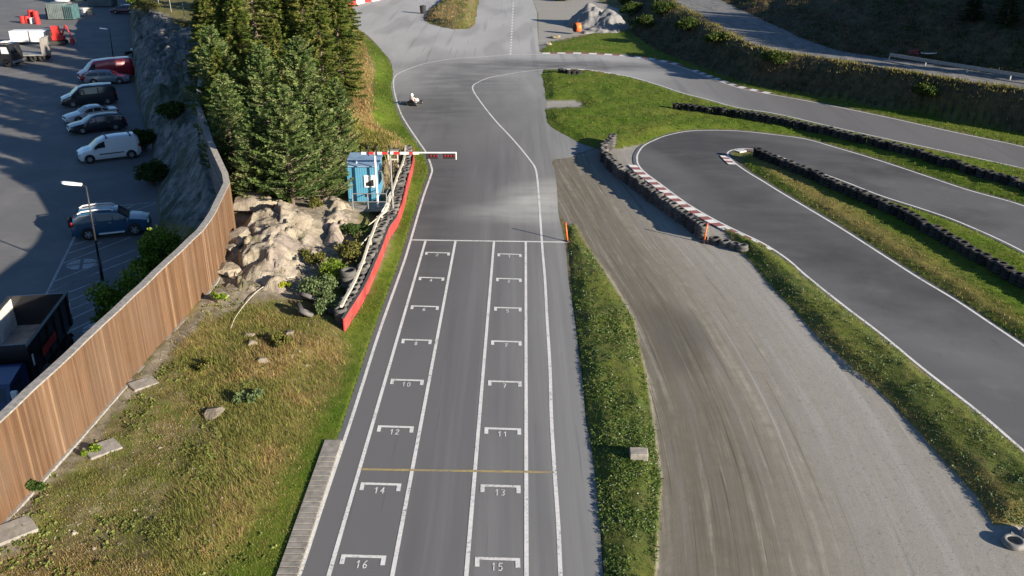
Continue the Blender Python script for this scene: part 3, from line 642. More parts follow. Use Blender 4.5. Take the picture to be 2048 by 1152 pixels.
# ================================================================== wooden fence
n = N('fence_boards', .8); co = n.coord((1, 1, 1))
bi = n.attr('board').outputs[2]
wn = n.nd('ShaderNodeTexWhiteNoise', noise_dimensions='1D'); n.l(bi, wn.inputs['W'])
sc = n.noise(1.0, 5, n.coord((9, 9, .8)), .6)
c = n.ramp(wn.outputs[0], [(0., (.088, .046, .023)), (.45, (.145, .080, .040)), (.88, (.175, .10, .055)), (1., (.29, .19, .115))])
c = n.mix(n.ramp(sc, [(.35, .55), (.6, 0.)]), c, (.09, .055, .035)); c = n.mix(n.ramp(n.noise(.35, 3), [(.45, 0.), (.75, .45)]), c, (.15, .11, .08))
n.col(c); M['boards'] = n.m
M['grey_wood'] = plain('silvered_timber', (.27, .255, .235), .85, .3, 8)
M['back_wood'] = plain('grey_rear_boards', (.20, .17, .15), .85, .3, 5)
fz = [z for a, b, z in FENCE]
fq = resample([(a, b, z) for a, b, z in FENCE], .12)
fence = empty('wooden_fence', (fq[20][0], fq[20][1], fq[20][2]), 0, 'long brown plank fence with a pale cap running between the parking lot and the track', 'fence')
ox, oy, oz = fence.location
def fence_face(name, off, side, mat, wfac=.93):
    V_ = []; F_ = []; B_ = []
    o = np.array(offset([tuple(r) for r in fq.tolist()], off)); o2 = np.array(offset([tuple(r) for r in fq.tolist()], off + side * .025))
    rr = np.random.RandomState(4)
    for i in range(len(fq) - 1):
        a, b = o[i], o[i + 1]; c_, d_ = o2[i], o2[i + 1]
        e = (1 - wfac) / 2; dz = rr.uniform(-.006, .006)
        pa = a + (b - a) * e; pb = b - (b - a) * e; pc = c_ + (d_ - c_) * e; pd = d_ - (d_ - c_) * e
        zb_ = min(a[2], b[2]) - .1 ; zt_ = (a[2] + b[2]) / 2 + FH
        jit = rr.uniform(0, .008) * side; nn = (pc - pa)[:2]; nn = nn / (np.linalg.norm(nn) + 1e-9) * abs(jit)
        for q in (pa, pb, pc, pd): q[:2] = q[:2] + nn
        k = len(V_)
        for zz_ in (zb_, zt_):
            for q in (pa, pb, pd, pc): V_.append((q[0] - ox, q[1] - oy, zz_ - oz))
        F_ += [(k, k+1, k+5, k+4), (k+1, k+2, k+6, k+5), (k+2, k+3, k+7, k+6), (k+3, k, k+4, k+7)]; B_ += [float(i)] * 8
    return meshobj(name, V_, F_, mat, fence, attrs=dict(board=B_))
fence_face('board_panel', -.07, -1, M['boards']); fence_face('rear_board_panel', .07, 1, M['back_wood'])
def strip_box(name, pl, w0, w1, z0, z1, mat, parent, org, sm=False):
    a = np.array(offset([tuple(r) for r in pl.tolist()], w0)); b = np.array(offset([tuple(r) for r in pl.tolist()], w1)); mb = MB(); k = len(pl); v = []
    for q, zz in ((a, z0), (b, z0), (b, z1), (a, z1)):
        v += [(r[0] - org[0], r[1] - org[1], r[2] + zz - org[2]) for r in q]
    f = []
    for j in range(4):
        j2 = (j + 1) % 4
        for i in range(k - 1): f.append((j*k+i, j*k+i+1, j2*k+i+1, j2*k+i))
    f += [(0, k, 2*k, 3*k), (k-1, 4*k-1, 3*k-1, 2*k-1)]
    mb.add(v, f); return mb.build(name, mat, parent, sm)
fl = resample([tuple(r) for r in fq.tolist()], 1.2); fl[:, 2] += np.random.RandomState(2).uniform(-.03, .03, len(fl))
strip_box('fence_cap', fl, -.16, .16, FH + .0, FH + .06, M['grey_wood'], fence, (ox, oy, oz))
strip_box('base_rail', fl, -.20, -.10, -.05, .07, M['grey_wood'], fence, (ox, oy, oz))
strip_box('rear_rail', fl, .10, .17, 1.9, 2.0, M['grey_wood'], fence, (ox, oy, oz))
# concrete footings along the bottom of the fence
rs = random.Random(3)
for (x, y, sx_, sy_, lab) in ((205,838+60,0.55,.4,'flat grey concrete slab at the foot of the fence with a plant at its corner'),(25,1062,0.6,.45,'grey concrete slab at the fence foot in the lower left corner of the picture'),
                         (287,768,.5,.35,'grey concrete slab at the fence foot beside rusty dry grass'),(438,592,.4,.3,'small concrete slab at the fence foot where the bare rock begins')):
    p = G(x, y); mb = MB(); mb.box(-sx_, sx_, -sy_, sy_, -.3, .09, bev=.03)
    o = mb.build('concrete_slab', M['concrete']); o.location = p + Vector((0, 0, -.03)); o.rotation_euler = (.05, .04, math.radians(44)); tag(o, lab, 'concrete slab', 'concrete slabs along the fence foot')
# ribbed concrete strip beside the start straight
rib = smooth(W([(667,884),(637,972),(607,1060),(577,1148),(560,1196)]), 4)
q = resample(rib, .28); mb = MB(); t0 = empty('ribbed_kerb_slab', (q[3][0], q[3][1], 0), 0, 'long pale ribbed concrete strip beside the left edge of the start straight', 'concrete strip')
a = np.array(offset(q.tolist(), .30)); b = np.array(offset(q.tolist(), -.30)); L0 = t0.location
for i in range(len(q) - 1):
    if i < 3: continue
    e = .82
    A0, A1 = a[i], a[i] + (a[i+1] - a[i]) * e; B0, B1 = b[i], b[i] + (b[i+1] - b[i]) * e
    v = [(p_[0]-L0.x, p_[1]-L0.y, z) for z in (.02, .105) for p_ in (A0, A1, B1, B0)]
    mb.add(v, [(0,1,2,3),(7,6,5,4),(0,4,5,1),(1,5,6,2),(2,6,7,3),(3,7,4,0)])
mb.build('rib', M['concrete'], t0); t0.children[0]['kind'] = 'stuff'
mb = MB(); v = []
for i in range(len(q) - 1):
    A0, A1, B0, B1 = a[i], a[i+1], b[i], b[i+1]
    mb.add([(p_[0]-L0.x, p_[1]-L0.y, .06 if i >= 3 else .10) for p_ in (A0, A1, B1, B0)] + [(p_[0]-L0.x, p_[1]-L0.y, -.05) for p_ in (A0, A1, B1, B0)], [(3,2,1,0),(0,1,5,4),(2,3,7,6),(0,4,7,3),(1,2,6,5)])
mb.build('slab_base', M['concrete'], t0)

# ================================================================== tyres
def tyre_prof(R=.30, w_=.19, r=.17):
    return [(r, .02), (r + .01, 0), (R - .05, 0), (R - .012, .03), (R, w_ * .3), (R, w_ * .7), (R - .012, w_ - .03), (R - .05, w_), (r + .01, w_), (r, w_ - .02), (r + .06, w_ * .5), (r, .02)]
def stack_mesh(n_, seed, R=.30, w_=.19, seg_=14):
    r_ = random.Random(seed); mb = MB()
    for i in range(n_):
        mb.lathe(tyre_prof(R * r_.uniform(.95, 1.03), w_), (r_.uniform(-.03, .03), r_.uniform(-.03, .03), i * w_), 'Z', seg_)
    return mb
def barrier(name, lab, path_px, n_, R, w_, step, mat, rows=1, gap=.0, lift=0.0, cat='tyre barrier', pl0=None):
    pl = resample(pl0 or smooth(W(path_px)), step)
    c0 = pl[len(pl) // 2]; root = empty(name, (c0[0], c0[1], GZ(c0[0], c0[1])), 0, lab, cat, 'tyre barriers round the track')
    protos = []
    for s in range(3):
        o = stack_mesh(n_, s, R, w_).build('tyre_stack', mat, root, True); protos.append(o)
    r_ = random.Random(7); used = [False] * 3; spots = []
    for rw in range(rows):
        o2 = np.array(offset(pl[:, :2].tolist(), (rw - (rows - 1) / 2) * R * 1.95)) if rows > 1 else pl[:, :2]
        for k, (x, y) in enumerate(o2): spots.append((x + r_.uniform(-.07, .07), y + r_.uniform(-.07, .07)))
    spots.sort(key=lambda p: math.hypot(p[0], p[1]))
    ind, rest = spots[:100], spots[100:]
    for j, (x, y) in enumerate(ind):
        k = j % 3
        o = protos[k] if not used[k] else protos[k].copy()
        if used[k]: C.objects.link(o)
        used[k] = True
        o.location = (x - c0[0], y - c0[1], GZ(x, y) - .02 + lift - root.location.z); o.rotation_euler = (r_.uniform(-.07, .07), r_.uniform(-.07, .07), r_.uniform(0, 6)); o.scale = (1, 1, r_.uniform(.9, 1.08))
    if rest:
        mb = MB()
        for x, y in rest:
            s = stack_mesh(n_, r_.randint(0, 50), R, w_, 10); z0 = GZ(x, y) - .02
            s.v = [(a + x - c0[0], b + y - c0[1], c + z0 - root.location.z) for a, b, c in s.v]; mb.add(s.v, s.f)
        mb.build('far_tyre_stacks', mat, root, True)['kind'] = 'stuff'
    return root
barrier('tyre_barrier', 'long dark tyre wall in the grass between the upper track and the hairpin', [(1352,222),(1420,231),(1500,243),(1600,262),(1700,287),(1800,312),(1900,342),(1990,368),(2060,390),(2300,462)], 3, .33, .20, .64, M['rubber'])
barrier('tyre_barrier', 'dark tyre wall down the middle of the hairpin, starting behind the apex kerb', [(1513,319),(1560,337),(1620,362),(1700,397),(1780,432),(1860,476),(1940,522),(2030,572),(2120,622),(2320,735)], 3, .33, .20, .62, M['rubber'])
barrier('tyre_barrier', 'curving tyre wall between the gravel and the hairpin kerb, hooked at its far end', [(1226,291),(1212,303),(1207,318),(1222,338),(1262,369),(1300,398),(1345,431),(1385,459),(1408,476)], 4, .32, .20, .52, M['rubber_grey'])
tb = barrier('tyre_barrier', 'low run of single grey tyres continuing past the orange post', [(1430,485),(1458,493),(1486,502)], 2, .34, .2, .72, M['rubber_grey'])
barrier('tyre_barrier', 'short low row of dark tyres on the grass at the far bend', [(1122,149),(1140,152),(1158,152)], 2, .33, .2, .62, M['rubber'])
LB_PX = [(828,316),(829,326),(824,355),(816,390),(807,426),(795,455),(782,480),(765,528),(747,567),(725,610),(705,647),(691,671)]
LBW = smooth(W(LB_PX))
def barrier_w(pl, *a, **k): pass
ty = offset(LBW, -.42)[:-4]
barrier('tyre_barrier', 'row of grey tyre stacks behind the red belt on the left of the start straight', None, 4, .31, .19, .58, M['rubber_grey'], pl0=ty)
bl = resample(LBW, .5)
bl3 = np.c_[bl, [GZ(x, y) for x, y in bl]]
belt = empty('belt_barrier', tuple(bl3[30]), 0, 'long red belt barrier bolted to the track side of the left tyre row', 'barrier')
M['red_belt'] = plain('weathered_red_belt', (.38, .05, .045), .7, .45, 1.2); M['belt_top'] = plain('black_belt_edge', (.06, .06, .062), .7)
strip_box('belt', bl3, -.06, 0, -.05, .66, M['red_belt'], belt, tuple(bl3[30]), False)
strip_box('belt_edge', bl3[len(bl3)//2:], -.12, .02, .663, .70, M['belt_top'], belt, tuple(bl3[30]))
# pale timber rail behind the tyres, posts and diagonal braces
rl = resample(smooth(W([(811,296),(806,330),(799,355),(790,380),(782,400),(774,418),(757,455),(744,490),(731,522),(708,567),(683,621)], .95)), 1.1)
rl3 = np.c_[rl, [GZ(x, y) for x, y in rl]]
rail = empty('timber_rail', tuple(rl3[10]), 0, 'pale timber rail on posts behind the left tyre row', 'rail')
M['pale_wood'] = plain('pale_timber', (.50, .46, .38), .8, .2, 6)
strip_box('rail', rl3, -.05, .06, .86, .98, M['pale_wood'], rail, tuple(rl3[10]))
ro = Vector(rl3[10])
for i in range(0, len(rl3), 2):
    p = Vector(rl3[i]) - ro; mb = MB(); mb.box(p.x - .05, p.x + .05, p.y - .05, p.y + .05, p.z - .3, p.z + .77); mb.build('post', M['pale_wood'], rail)
for k, i in enumerate(range(14, len(rl3) - 3, 3)):
    p = Vector(rl3[i]) - ro; mb = MB(); q_ = Vector(rl3[i + 2]) - ro
    mb.tube(p + Vector((-.05, 0, .85)), q_ + Vector((-.9, .2, .35)), .03, .03, 6); mb.build('brace', M['pale_wood'], rail)
# loose tyres
def tyre(px_, py_, R, tilt, rz, lab, mat='rubber_grey', z=0., w_=.2, grp='loose tyres'):
    p = G(px_, py_); mb = MB(); mb.lathe([(a, b - w_ / 2) for a, b in tyre_prof(R, w_, R * .58)], (0, 0, 0), 'Z', 24)
    o = mb.build('tyre', M[mat], None, True); o.location = p + Vector((0, 0, z + w_ / 2 + abs(math.sin(tilt)) * R * .6)); o.rotation_euler = (tilt, 0, rz); tag(o, lab, 'tyre', grp); return o
M['pale_rubber'] = plain('sun_bleached_tyre', (.20, .195, .185), .85, .3, 5)
tyre(2026, 1090, .34, 0, 0, 'pale dusty tyre lying at the lower right corner of the gravel', 'pale_rubber')
tyre(2062, 1080, .34, .25, .5, 'dusty tyre leaning on the pale one, cut by the right edge of the picture', 'pale_rubber')
tyre(617, 606, .42, .7, 2.6, 'large worn tyre leaning on the rock beside the bushes', z=.05)
tyre(644, 617, .36, .5, 2.9, 'tyre half hidden in the leaves between the large worn tyre and the timber rail')
tyre(612, 634, .38, .6, 2.3, 'tyre sunk in the dry grass below the large worn tyre')
tyre(667, 628, .34, .35, 2.6, 'tyre under the bush, second from the red belt')
tyre(689, 634, .36, .15, 0, 'tyre lying flat on another beside the end of the red belt', z=.22)
tyre(690, 637, .36, .1, 0, 'bottom tyre of the flat pair beside the end of the red belt')
tyre(604, 630, .36, 1.2, 2.0, 'black tyre standing on edge at the rim of the rock', 'rubber')
p = G(700, 585)
for i, lab in enumerate(('bottom tyre of the tall grey stack behind the tyre row', 'second tyre up in the tall grey stack behind the tyre row', 'third tyre up in the tall grey stack behind the tyre row', 'top tyre of the tall grey stack behind the tyre row')):
    mb = MB(); mb.lathe(tyre_prof(.40, .30, .26), (0, 0, 0), 'Z', 24); o = mb.build('tyre', M['rubber_grey'], None, True); o.location = p + Vector((.03 * math.sin(i * 2), .03 * math.cos(i * 3), i * .305)); tag(o, lab, 'tyre', 'tyres in the tall grey stack')

# ================================================================== blue cabin, platform, banner, light gantry
def local(root, x, y, z): return Vector((x, y, z))
cb = G(728, 392); CZ = cb.z
wx = 2.3 / 2
hw = 1.02
# footprint from the picture: near-left base (694,400) and near-right base (756,398)
a_ = P3(697, 402, CZ); b_ = P3(757, 402, CZ); wid = (b_ - a_).length; rz = math.atan2(b_.y - a_.y, b_.x - a_.x)
cab = empty('timekeeping_cabin', (a_ + b_) / 2, rz, 'small blue two tone cabin with a white framed window beside the trees', 'cabin')
D_ = 2.3; Hh = 2.15; hw = wid / 2
mb = MB(); mb.box(-hw, hw, 0, D_, -.4, Hh, bev=.03); n = N('blue_cabin_cladding', .5)
co = n.coord((1, 1, 1), True); f = n.nd('ShaderNodeTexWave', wave_type='BANDS', bands_direction='X'); f.inputs['Scale'].default_value = 2.2; n.l(co, f.inputs['Vector'])
n.col(n.mix(n.noise(1.5, 4, co), (.05, .20, .32), (.10, .29, .42))); n.bump(f.outputs[1], .35, .02); M['cabin'] = n.m
mb.build('wall', n.m, cab)
mb = MB(); mb.add([(-hw-.12, -.12, Hh+.01), (hw+.12, -.12, Hh+.01), (hw+.12, D_+.12, Hh+.16), (-hw-.12, D_+.12, Hh+.16), (-hw-.12, -.12, Hh+.07), (hw+.12, -.12, Hh+.07), (hw+.12, D_+.12, Hh+.22), (-hw-.12, D_+.12, Hh+.22)],
    [(3,2,1,0),(4,5,6,7),(0,1,5,4),(1,2,6,5),(2,3,7,6),(3,0,4,7)]); M['cab_roof'] = plain('pale_blue_roof_sheet', (.20, .30, .44), .45, .2, 2); mb.build('roof', M['cab_roof'], cab)
mb = MB(); x0, x1, z0, z1 = hw - .78, hw - .14, .88, 1.62
for bx in ((x0, x1, z0, z0+.07), (x0, x1, z1-.07, z1), (x0, x0+.07, z0+.071, z1-.071), (x1-.07, x1, z0+.071, z1-.071)): mb.box(bx[0], bx[1], -.05, .0, bx[2], bx[3])
wf = mb.build('window', M['white'], cab); mb = MB(); mb.box(x0+.07, x1-.07, -.025, .0, z0+.07, z1-.07); mb.build('pane', M['glass'], wf)
mb = MB(); mb.add([(x0+.09, -.03, z0+.28), (x1-.09, -.03, z0+.5), (x1-.09, -.03, z1-.08), (x0+.09, -.03, z1-.08)], [(0,1,2,3)]); mb.build('blind', M['white'], wf)
mb = MB(); mb.box(hw, hw+.05, .5, 1.6, .9, 1.7); mb.build('side_window', M['glass'], cab)
mb = MB(); mb.box(hw-.7, hw-.4, -.08, 0, .3, .48); mb.build('meter_box', M['dark_steel'], cab)
mb = MB(); mb.lathe([(0, 0), (.09, 0), (.07, .12), (0, .14)], (-.35, .5, Hh + .1), 'Z', 12); mb.build('roof_vent', M['white'], cab)
pf = empty('viewing_platform', cab.location + Vector((.2, -.8, 0)), rz, 'grey deck with metal handrail in front of the blue cabin', 'platform')
mb = MB()
for i in range(9): mb.box(-.9 + i * .27, -.9 + i * .27 + .25, -.9, .55, -.12, -.04)
mb.build('deck', M['grey_wood'], pf)
for x in (-.55, .35, 1.45):
    mb = MB(); mb.tube((x, -.88, -.6), (x, -.88, 1.0), .03); mb.build('post', M['steel'], pf)
mb = MB()
for z in (.5, 1.0): mb.tube((-.55, -.88, z), (1.45, -.88, z), .028); mb.tube((1.45, -.88, z), (1.45, .5, z), .028)
mb.build('handrail', M['steel'], pf)
bn = P3(779, 410, .9); bn2 = P3(762, 446, .6); bn3 = P3(786, 378, .9)
ban = empty('banner', (bn2.x, bn2.y, .55), 0, 'blank white banner strip leaning along the timber rail below the cabin', 'banner')
mb = MB(); d = bn3 - bn2; k_ = 8; v = []
for i in range(k_ + 1):
    t = i / k_; b0 = d * t; wv = .05 * math.sin(t * 9)
    v += [(b0.x - .22 + wv, b0.y, .12 - .1 * t), (b0.x + .12 + wv, b0.y, .85 - .15 * t), (b0.x + .15 + wv, b0.y, .84 - .15 * t), (b0.x - .19 + wv, b0.y, .11 - .1 * t)]
f = []
for i in range(k_):
    for j in range(4): f.append((i*4+j, i*4+(j+1)%4, i*4+4+(j+1)%4, i*4+4+j))
f += [(3,2,1,0), (k_*4, k_*4+1, k_*4+2, k_*4+3)]
mb.add(v, f); mb.build('banner_sheet', M['white'], ban); mb = MB(); mb.tube((-.2, -.1, -.3), (-.2, -.1, .5), .03); mb.build('post', M['pale_wood'], ban)
# gantry: horizontal lattice arm on a mast, signal lights over the track
GZt = 4.2
ga = P3(723, 306, GZt); gb = P3(913, 306, GZt); ms = P3(749, 306, GZt)
gan = empty('light_gantry', (ms.x, ms.y, CZ), 0, 'red and white boom with start lights reaching over the left of the track', 'gantry')
gz = GZt - CZ
segs = [(723,735,0),(735,748,1),(748,764,0),(764,775,1),(775,787,0),(787,800,1),(800,818,0),(818,826,1),(826,838,0)]
mw = MB(); mr = MB()
def gx(p): return P3(p, 306, GZt).x - ms.x
for x0, x1, c_ in segs: (mr if c_ else mw).box(gx(x0), gx(x1) - .004, -.06, .06, gz - .07, gz + .06)
mw.box(gx(838), gx(913), -.05, .05, gz + .0, gz + .055); mw.box(gx(911.5), gx(913), -.07, .07, gz - .38, gz - .004)
mw.build('white_boom_section', M['white'], gan); mr.build('red_boom_section', M['red'], gan)
mb = MB(); mb.tube((0, 0, -.3), (0, 0, gz - .11), .07, .06, 10); mb.build('mast', M['white'], gan)
mb = MB(); mb.tube((gx(780), 0, -.8), (gx(780), 0, gz - .11), .05, .05, 8); mb.build('mast', M['steel'], gan)
for xx in (737, 754, 780):
    mb = MB(); x = gx(xx); mb.box(x-.03, x+.03, -.13, -.094, gz - .14, gz + .32); mb.lathe([(0, 0), (.08, 0), (.08, .14), (0, .16)], (x, -.11, gz + .32), 'Z', 10); mb.build('clamp', M['dark_steel'], gan)
M['dark_red'] = plain('unlit_red_lens', (.13, .008, .012), .25, .2)
for x0, x1 in ((852, 876), (886, 910)):
    mb = MB(); mb.box(gx(x0), gx(x1), -.06, .06, gz - .34, gz - .004, bev=.015); bxo = mb.build('light_box', M['black'], gan)
    nl = 4
    for i in range(nl):
        if x0 == 852 and i == 0: continue
        xc = gx(x0) + (gx(x1) - gx(x0)) * (i + .5) / nl; r_ = (gx(x1) - gx(x0)) / nl * .46
        mb = MB(); mb.lathe([(0, -.10), (r_ * .6, -.09), (r_, -.062), (r_, -.05)], (xc, 0, gz - .17), 'Y', 14); mb.build('lens', M['dark_red'], bxo)
# little framed board by the tyres
p = P3(788, 352, .2); p.z = GZ(p.x, p.y)
fb = empty('framed_board', p, rz, 'small pale wooden frame box on legs between cabin and tyre row', 'frame')
mb = MB()
for bx in ((-.36,.36,.85,.93),(-.36,.36,1.4,1.48),(-.36,-.28,.931,1.399),(.28,.36,.931,1.399)): mb.box(bx[0], bx[1], -.05, .05, bx[2], bx[3])
mb.build('frame', M['pale_wood'], fb); mb = MB(); mb.box(-.34, .34, .051, .6, 1.38, 1.44); mb.build('top_board', M['grey_wood'], fb)
for x in (-.3, .3): mb = MB(); mb.tube((x, .1, -.2), (x, .1, 1.37), .035); mb.build('leg', M['pale_wood'], fb)

# ================================================================== posts, slab, bin, barriers, guard rail
def post(px_, py_, h, lean, name, lab, cat, grp=None):
    p = P3(px_, py_, 0); p.z = GZ(p.x, p.y) if px_ > 1200 else .0
    o = empty(name, p, 0, lab, cat, grp); top = Vector((lean[0], lean[1], h))
    mb = MB(); mb.tube((0, 0, .04), top, .05, .04, 10); mb.build('shaft', M['orange'], o, True)
    mb = MB(); mb.lathe([(0, 0), (.17, 0), (.15, .05), (.06, .07), (0, .07)], (0, 0, 0), 'Z', 14); mb.build('foot', M['black'], o)
    mb = MB(); mb.lathe([(0, -.02), (.06, 0), (.05, .06), (0, .07)], tuple(top), 'Z', 10); mb.build('cap', M['red'], o)
post(1135, 483, 1.05, (-.12, .1), 'marker_post', 'leaning orange marker post at the right end of the white start line', 'marker post')
post(1408, 485, 1.1, (.12, .1), 'marker_post', 'leaning orange marker post at the near end of the curving tyre wall', 'marker post')
p = G(1277, 915); mb = MB(); mb.box(-.31, .31, -.2, .2, -.25, .06, bev=.02); o = mb.build('concrete_block', M['concrete']); o.location = p + Vector((0, 0, .22)); o.rotation_euler = (.1, 0, -.05); tag(o, 'small pale concrete block lying in the weeds of the right verge', 'concrete block')
p = P3(846, 27, 0); bn_ = empty('waste_bin', p, .15, 'black waste bin on the tarmac at the tip of the far grass island', 'waste bin')
mb = MB(); mb.lathe([(0, 0), (.42, 0), (.50, 1.1), (.46, 1.1), (.40, .1), (0, .1)], (0, 0, 0), 'Z', 14); mb.build('bin_body', M['black'], bn_); mb = MB(); mb.lathe([(.54, 0), (.54, .1), (.2, .2), (0, .22)], (0, 0, 1.1), 'Z', 14); mb.build('lid', M['dark_steel'], bn_)
q = W([(697,16),(712,9),(728,5),(742,2.5),(757,0),(772,-3),(790,-6),(806,-9),(822,-11),(840,-12)])
for i in range(len(q) - 1):
    x0, y0 = q[i]; x1, y1 = q[i+1]; L = math.hypot(x1-x0, y1-y0); mb = MB(); L -= .06
    mb.add([(0,-.28,0),(L,-.28,0),(L,.28,0),(0,.28,0),(0,-.12,.32),(L,-.12,.32),(L,.12,.32),(0,.12,.32),(0,-.10,.8),(L,-.10,.8),(L,.10,.8),(0,.10,.8)],
        [(3,2,1,0),(0,1,5,4),(1,2,6,5),(2,3,7,6),(3,0,4,7),(4,5,9,8),(5,6,10,9),(6,7,11,10),(7,4,8,11),(8,9,10,11)])
    red = i % 2 == 0; o = mb.build('road_barrier', M['red'] if red else M['white'])
    o.location = (x0, y0, 0); o.rotation_euler = (0, 0, math.atan2(y1-y0, x1-x0)); tag(o, ['first', 'second', 'third', 'fourth', 'fifth', 'sixth', 'seventh', 'eighth', 'ninth'][i] + (' block, red,' if red else ' block, white,') + ' counted from the forest in the row at the far bend', 'barrier', 'barrier blocks at the far bend')
# guard rail on the upper road
gp_ = resample(W([(1780,113),(1850,125),(1950,140),(2048,156),(2200,178),(2400,208)], 3.4), 2.0)
g3 = np.c_[gp_, np.full(len(gp_), 3.0)]
gr_ = empty('guard_rail', tuple(g3[0]), 0, 'long grey steel guard rail along the back edge of the upper road', 'guard rail')
strip_box('rail', g3, -.04, .04, .42, .74, M['steel'], gr_, tuple(g3[0]))
for i in range(0, len(g3), 2):
    p = g3[i] - g3[0]; mb = MB(); mb.box(p[0]-.05, p[0]+.05, p[1]+.045, p[1]+.16, -.3, .7); mb.build('post', M['steel'], gr_)
p = G(1830, 108); mb = MB(); rr = random.Random(5)
pts = [Vector((rr.uniform(-.6, .6), rr.uniform(-.4, .4), rr.uniform(.02, .35))) for i in range(12)]
M['pink'] = plain('faded_red_tape', (.5, .06, .09), .6); mb.path(pts, .035); o = mb.build('tangled_tape', M['pink']); o.location = p; tag(o, 'tangle of faded red tape behind the guard rail', 'tape')
p = G(1857, 110); mb = MB(); pts = [Vector((.75 * math.cos(a * .45), .5 * math.sin(a * .45), .12 + .01 * a)) for a in range(15)]; mb.path(pts, .05); o = mb.build('hose_loop', M['white']); o.location = p; tag(o, 'pale loop of hose on the bank behind the guard rail', 'hose')
# hose on the rock
hp = [(462,660),(470,640),(490,612),(510,590),(530,575),(560,562),(590,556)]
pts = [G(*a) + Vector((0, 0, .08)) for a in hp]; pts = [Vector(t) for t in smooth([tuple(q_) for q_ in pts], 4)]
mb = MB(); c0 = pts[0].copy(); mb.path([t - c0 for t in pts], .017); o = mb.build('garden_hose', M['pale_wood']); o.location = c0; tag(o, 'thin pale hose trailing down over the bare rock', 'hose')
# gravel heap and orange drum
gc = P3(1180, 56, 0); pxx, pyy = np.meshgrid(np.linspace(-7.5, 6.5, 90), np.linspace(-7, 8, 90))
d1 = np.hypot((pxx - .3) / 4.0, (pyy - 3.5) / 5.5); d2 = np.hypot((pxx - 2.9) / 3.3, (pyy - .8) / 5.0); d3 = np.hypot((pxx - 1.0) / 5.0, (pyy + 4.9) / 1.8)
sm = lambda d: np.where(d < 1, (1 + np.cos(np.pi * np.clip(d, 0, 1))) / 2 * .75 + .25 * (1 - d), 1 - d); hz = np.log(np.exp(3 * 3.3 * sm(d1 * .85)) + np.exp(3 * 2.7 * sm(d2 * .85)) + np.exp(3 * .9 * sm(d3))) / 3 - .34; hz = hz + (fbm(pxx * .9, pyy * .9, 81) - .5) * 1.0 * (hz > -.2)
hz = np.maximum(hz, -.3); Vh = np.stack([pxx.ravel(), pyy.ravel(), hz.ravel()], 1); ii = np.arange(8100).reshape(90, 90)
Fh = np.stack([ii[:-1, :-1].ravel(), ii[:-1, 1:].ravel(), ii[1:, 1:].ravel(), ii[1:, :-1].ravel()], 1)
n = N('crushed_stone', .95); n.col(n.ramp(n.noise(9, 6, None, .75), [(.32, (.14, .14, .138)), (.7, (.30, .30, .295))])); n.bump(n.noise(12, 5), .6, .1)
o = meshobj('gravel_heap', Vh, Fh, n.m, smooth_=True); o.location = gc; tag(o, 'pale grey crushed stone heap beside the far straight', 'gravel heap')
p = P3(1149, 64, .3); dr = empty('orange_drum', p, 0, 'open orange drum lying on its side against the stone heap', 'drum')
mb = MB(); mb.lathe([(0, -.8), (.6, -.8), (.65, -.7), (.65, .0), (.60, .0), (.56, -.6), (0, -.65)], (0, 0, .6), 'Y', 20)
o = mb.build('drum_shell', M['orange'], dr, True); o.rotation_euler = (0, 0, 2.05)
mb = MB(); mb.lathe([(0, -.06), (.58, -.06), (.58, -.03), (0, -.03)], (0, 0, .6), 'Y', 18); q_ = mb.build('drum_shade_disc', M['black'], dr); q_.rotation_euler = (0, 0, 2.05)  # black disc standing in for the shade inside the open drum
# chain link posts on the cliff
for x, y, h, lab in ((372,50,2.9,'tallest pale post on the cliff top beside the forest'),(343,24,2.6,'pale post on the cliff top, next farther after the tallest'),(318,10,2.4,'farthest pale post on the cliff top'),(411,62,2.2,'thin pale post on the cliff top nearest to the plank fence')):
    p = G(x, y); mb = MB(); mb.tube((0, 0, -.5), (-.08, 0, h), .055, .05, 8); o = mb.build('fence_post', M['steel']); o.location = p; tag(o, lab, 'post', 'posts on the cliff top')

# ================================================================== vehicles
def carpaint(name, c, rough=.3):
    n = N(name, rough); n.col(c); n.b.inputs['Coat Weight'].default_value = .7; n.b.inputs['Specular IOR Level'].default_value = .5; return n.m
PROF = {
 'wagon': ([(0,.55),(.012,.70),(.11,.82),(.26,.93),(.41,1.38),(.52,1.47),(.70,1.48),(.87,1.42),(.95,1.2),(.99,.95),(1,.6)], .93, (.30,.93), [.47,.66]),
 'sedan': ([(0,.5),(.012,.66),(.13,.78),(.28,.90),(.43,1.34),(.54,1.42),(.67,1.37),(.83,1.02),(.97,.98),(.995,.8),(1,.6)], .90, (.32,.80), [.52,.68]),
 'mpv':   ([(0,.6),(.015,.85),(.09,1.0),(.17,1.14),(.33,1.78),(.42,1.92),(.70,1.96),(.93,1.92),(.985,1.5),(.995,1.0),(1,.6)], 1.12, (.22,.955), [.42,.67]),
 'kangoo':([(0,.55),(.015,.80),(.10,.98),(.21,1.08),(.35,1.62),(.44,1.80),(.65,1.86),(.93,1.84),(.985,1.6),(.997,1.0),(1,.55)], 1.08, (.26,.45), []),
 'lwb':   ([(0,.6),(.012,.9),(.07,1.08),(.14,1.24),(.24,1.9),(.31,2.2),(.60,2.28),(.95,2.26),(.985,2.0),(.997,1.0),(1,.6)], 1.25, (.17,.31), []),
 'suv':   ([(0,.6),(.015,.88),(.11,1.02),(.25,1.10),(.39,1.60),(.50,1.70),(.70,1.72),(.88,1.66),(.96,1.35),(.985,1.0),(1,.7)], 1.10, (.29,.945), [.46,.67]),
}
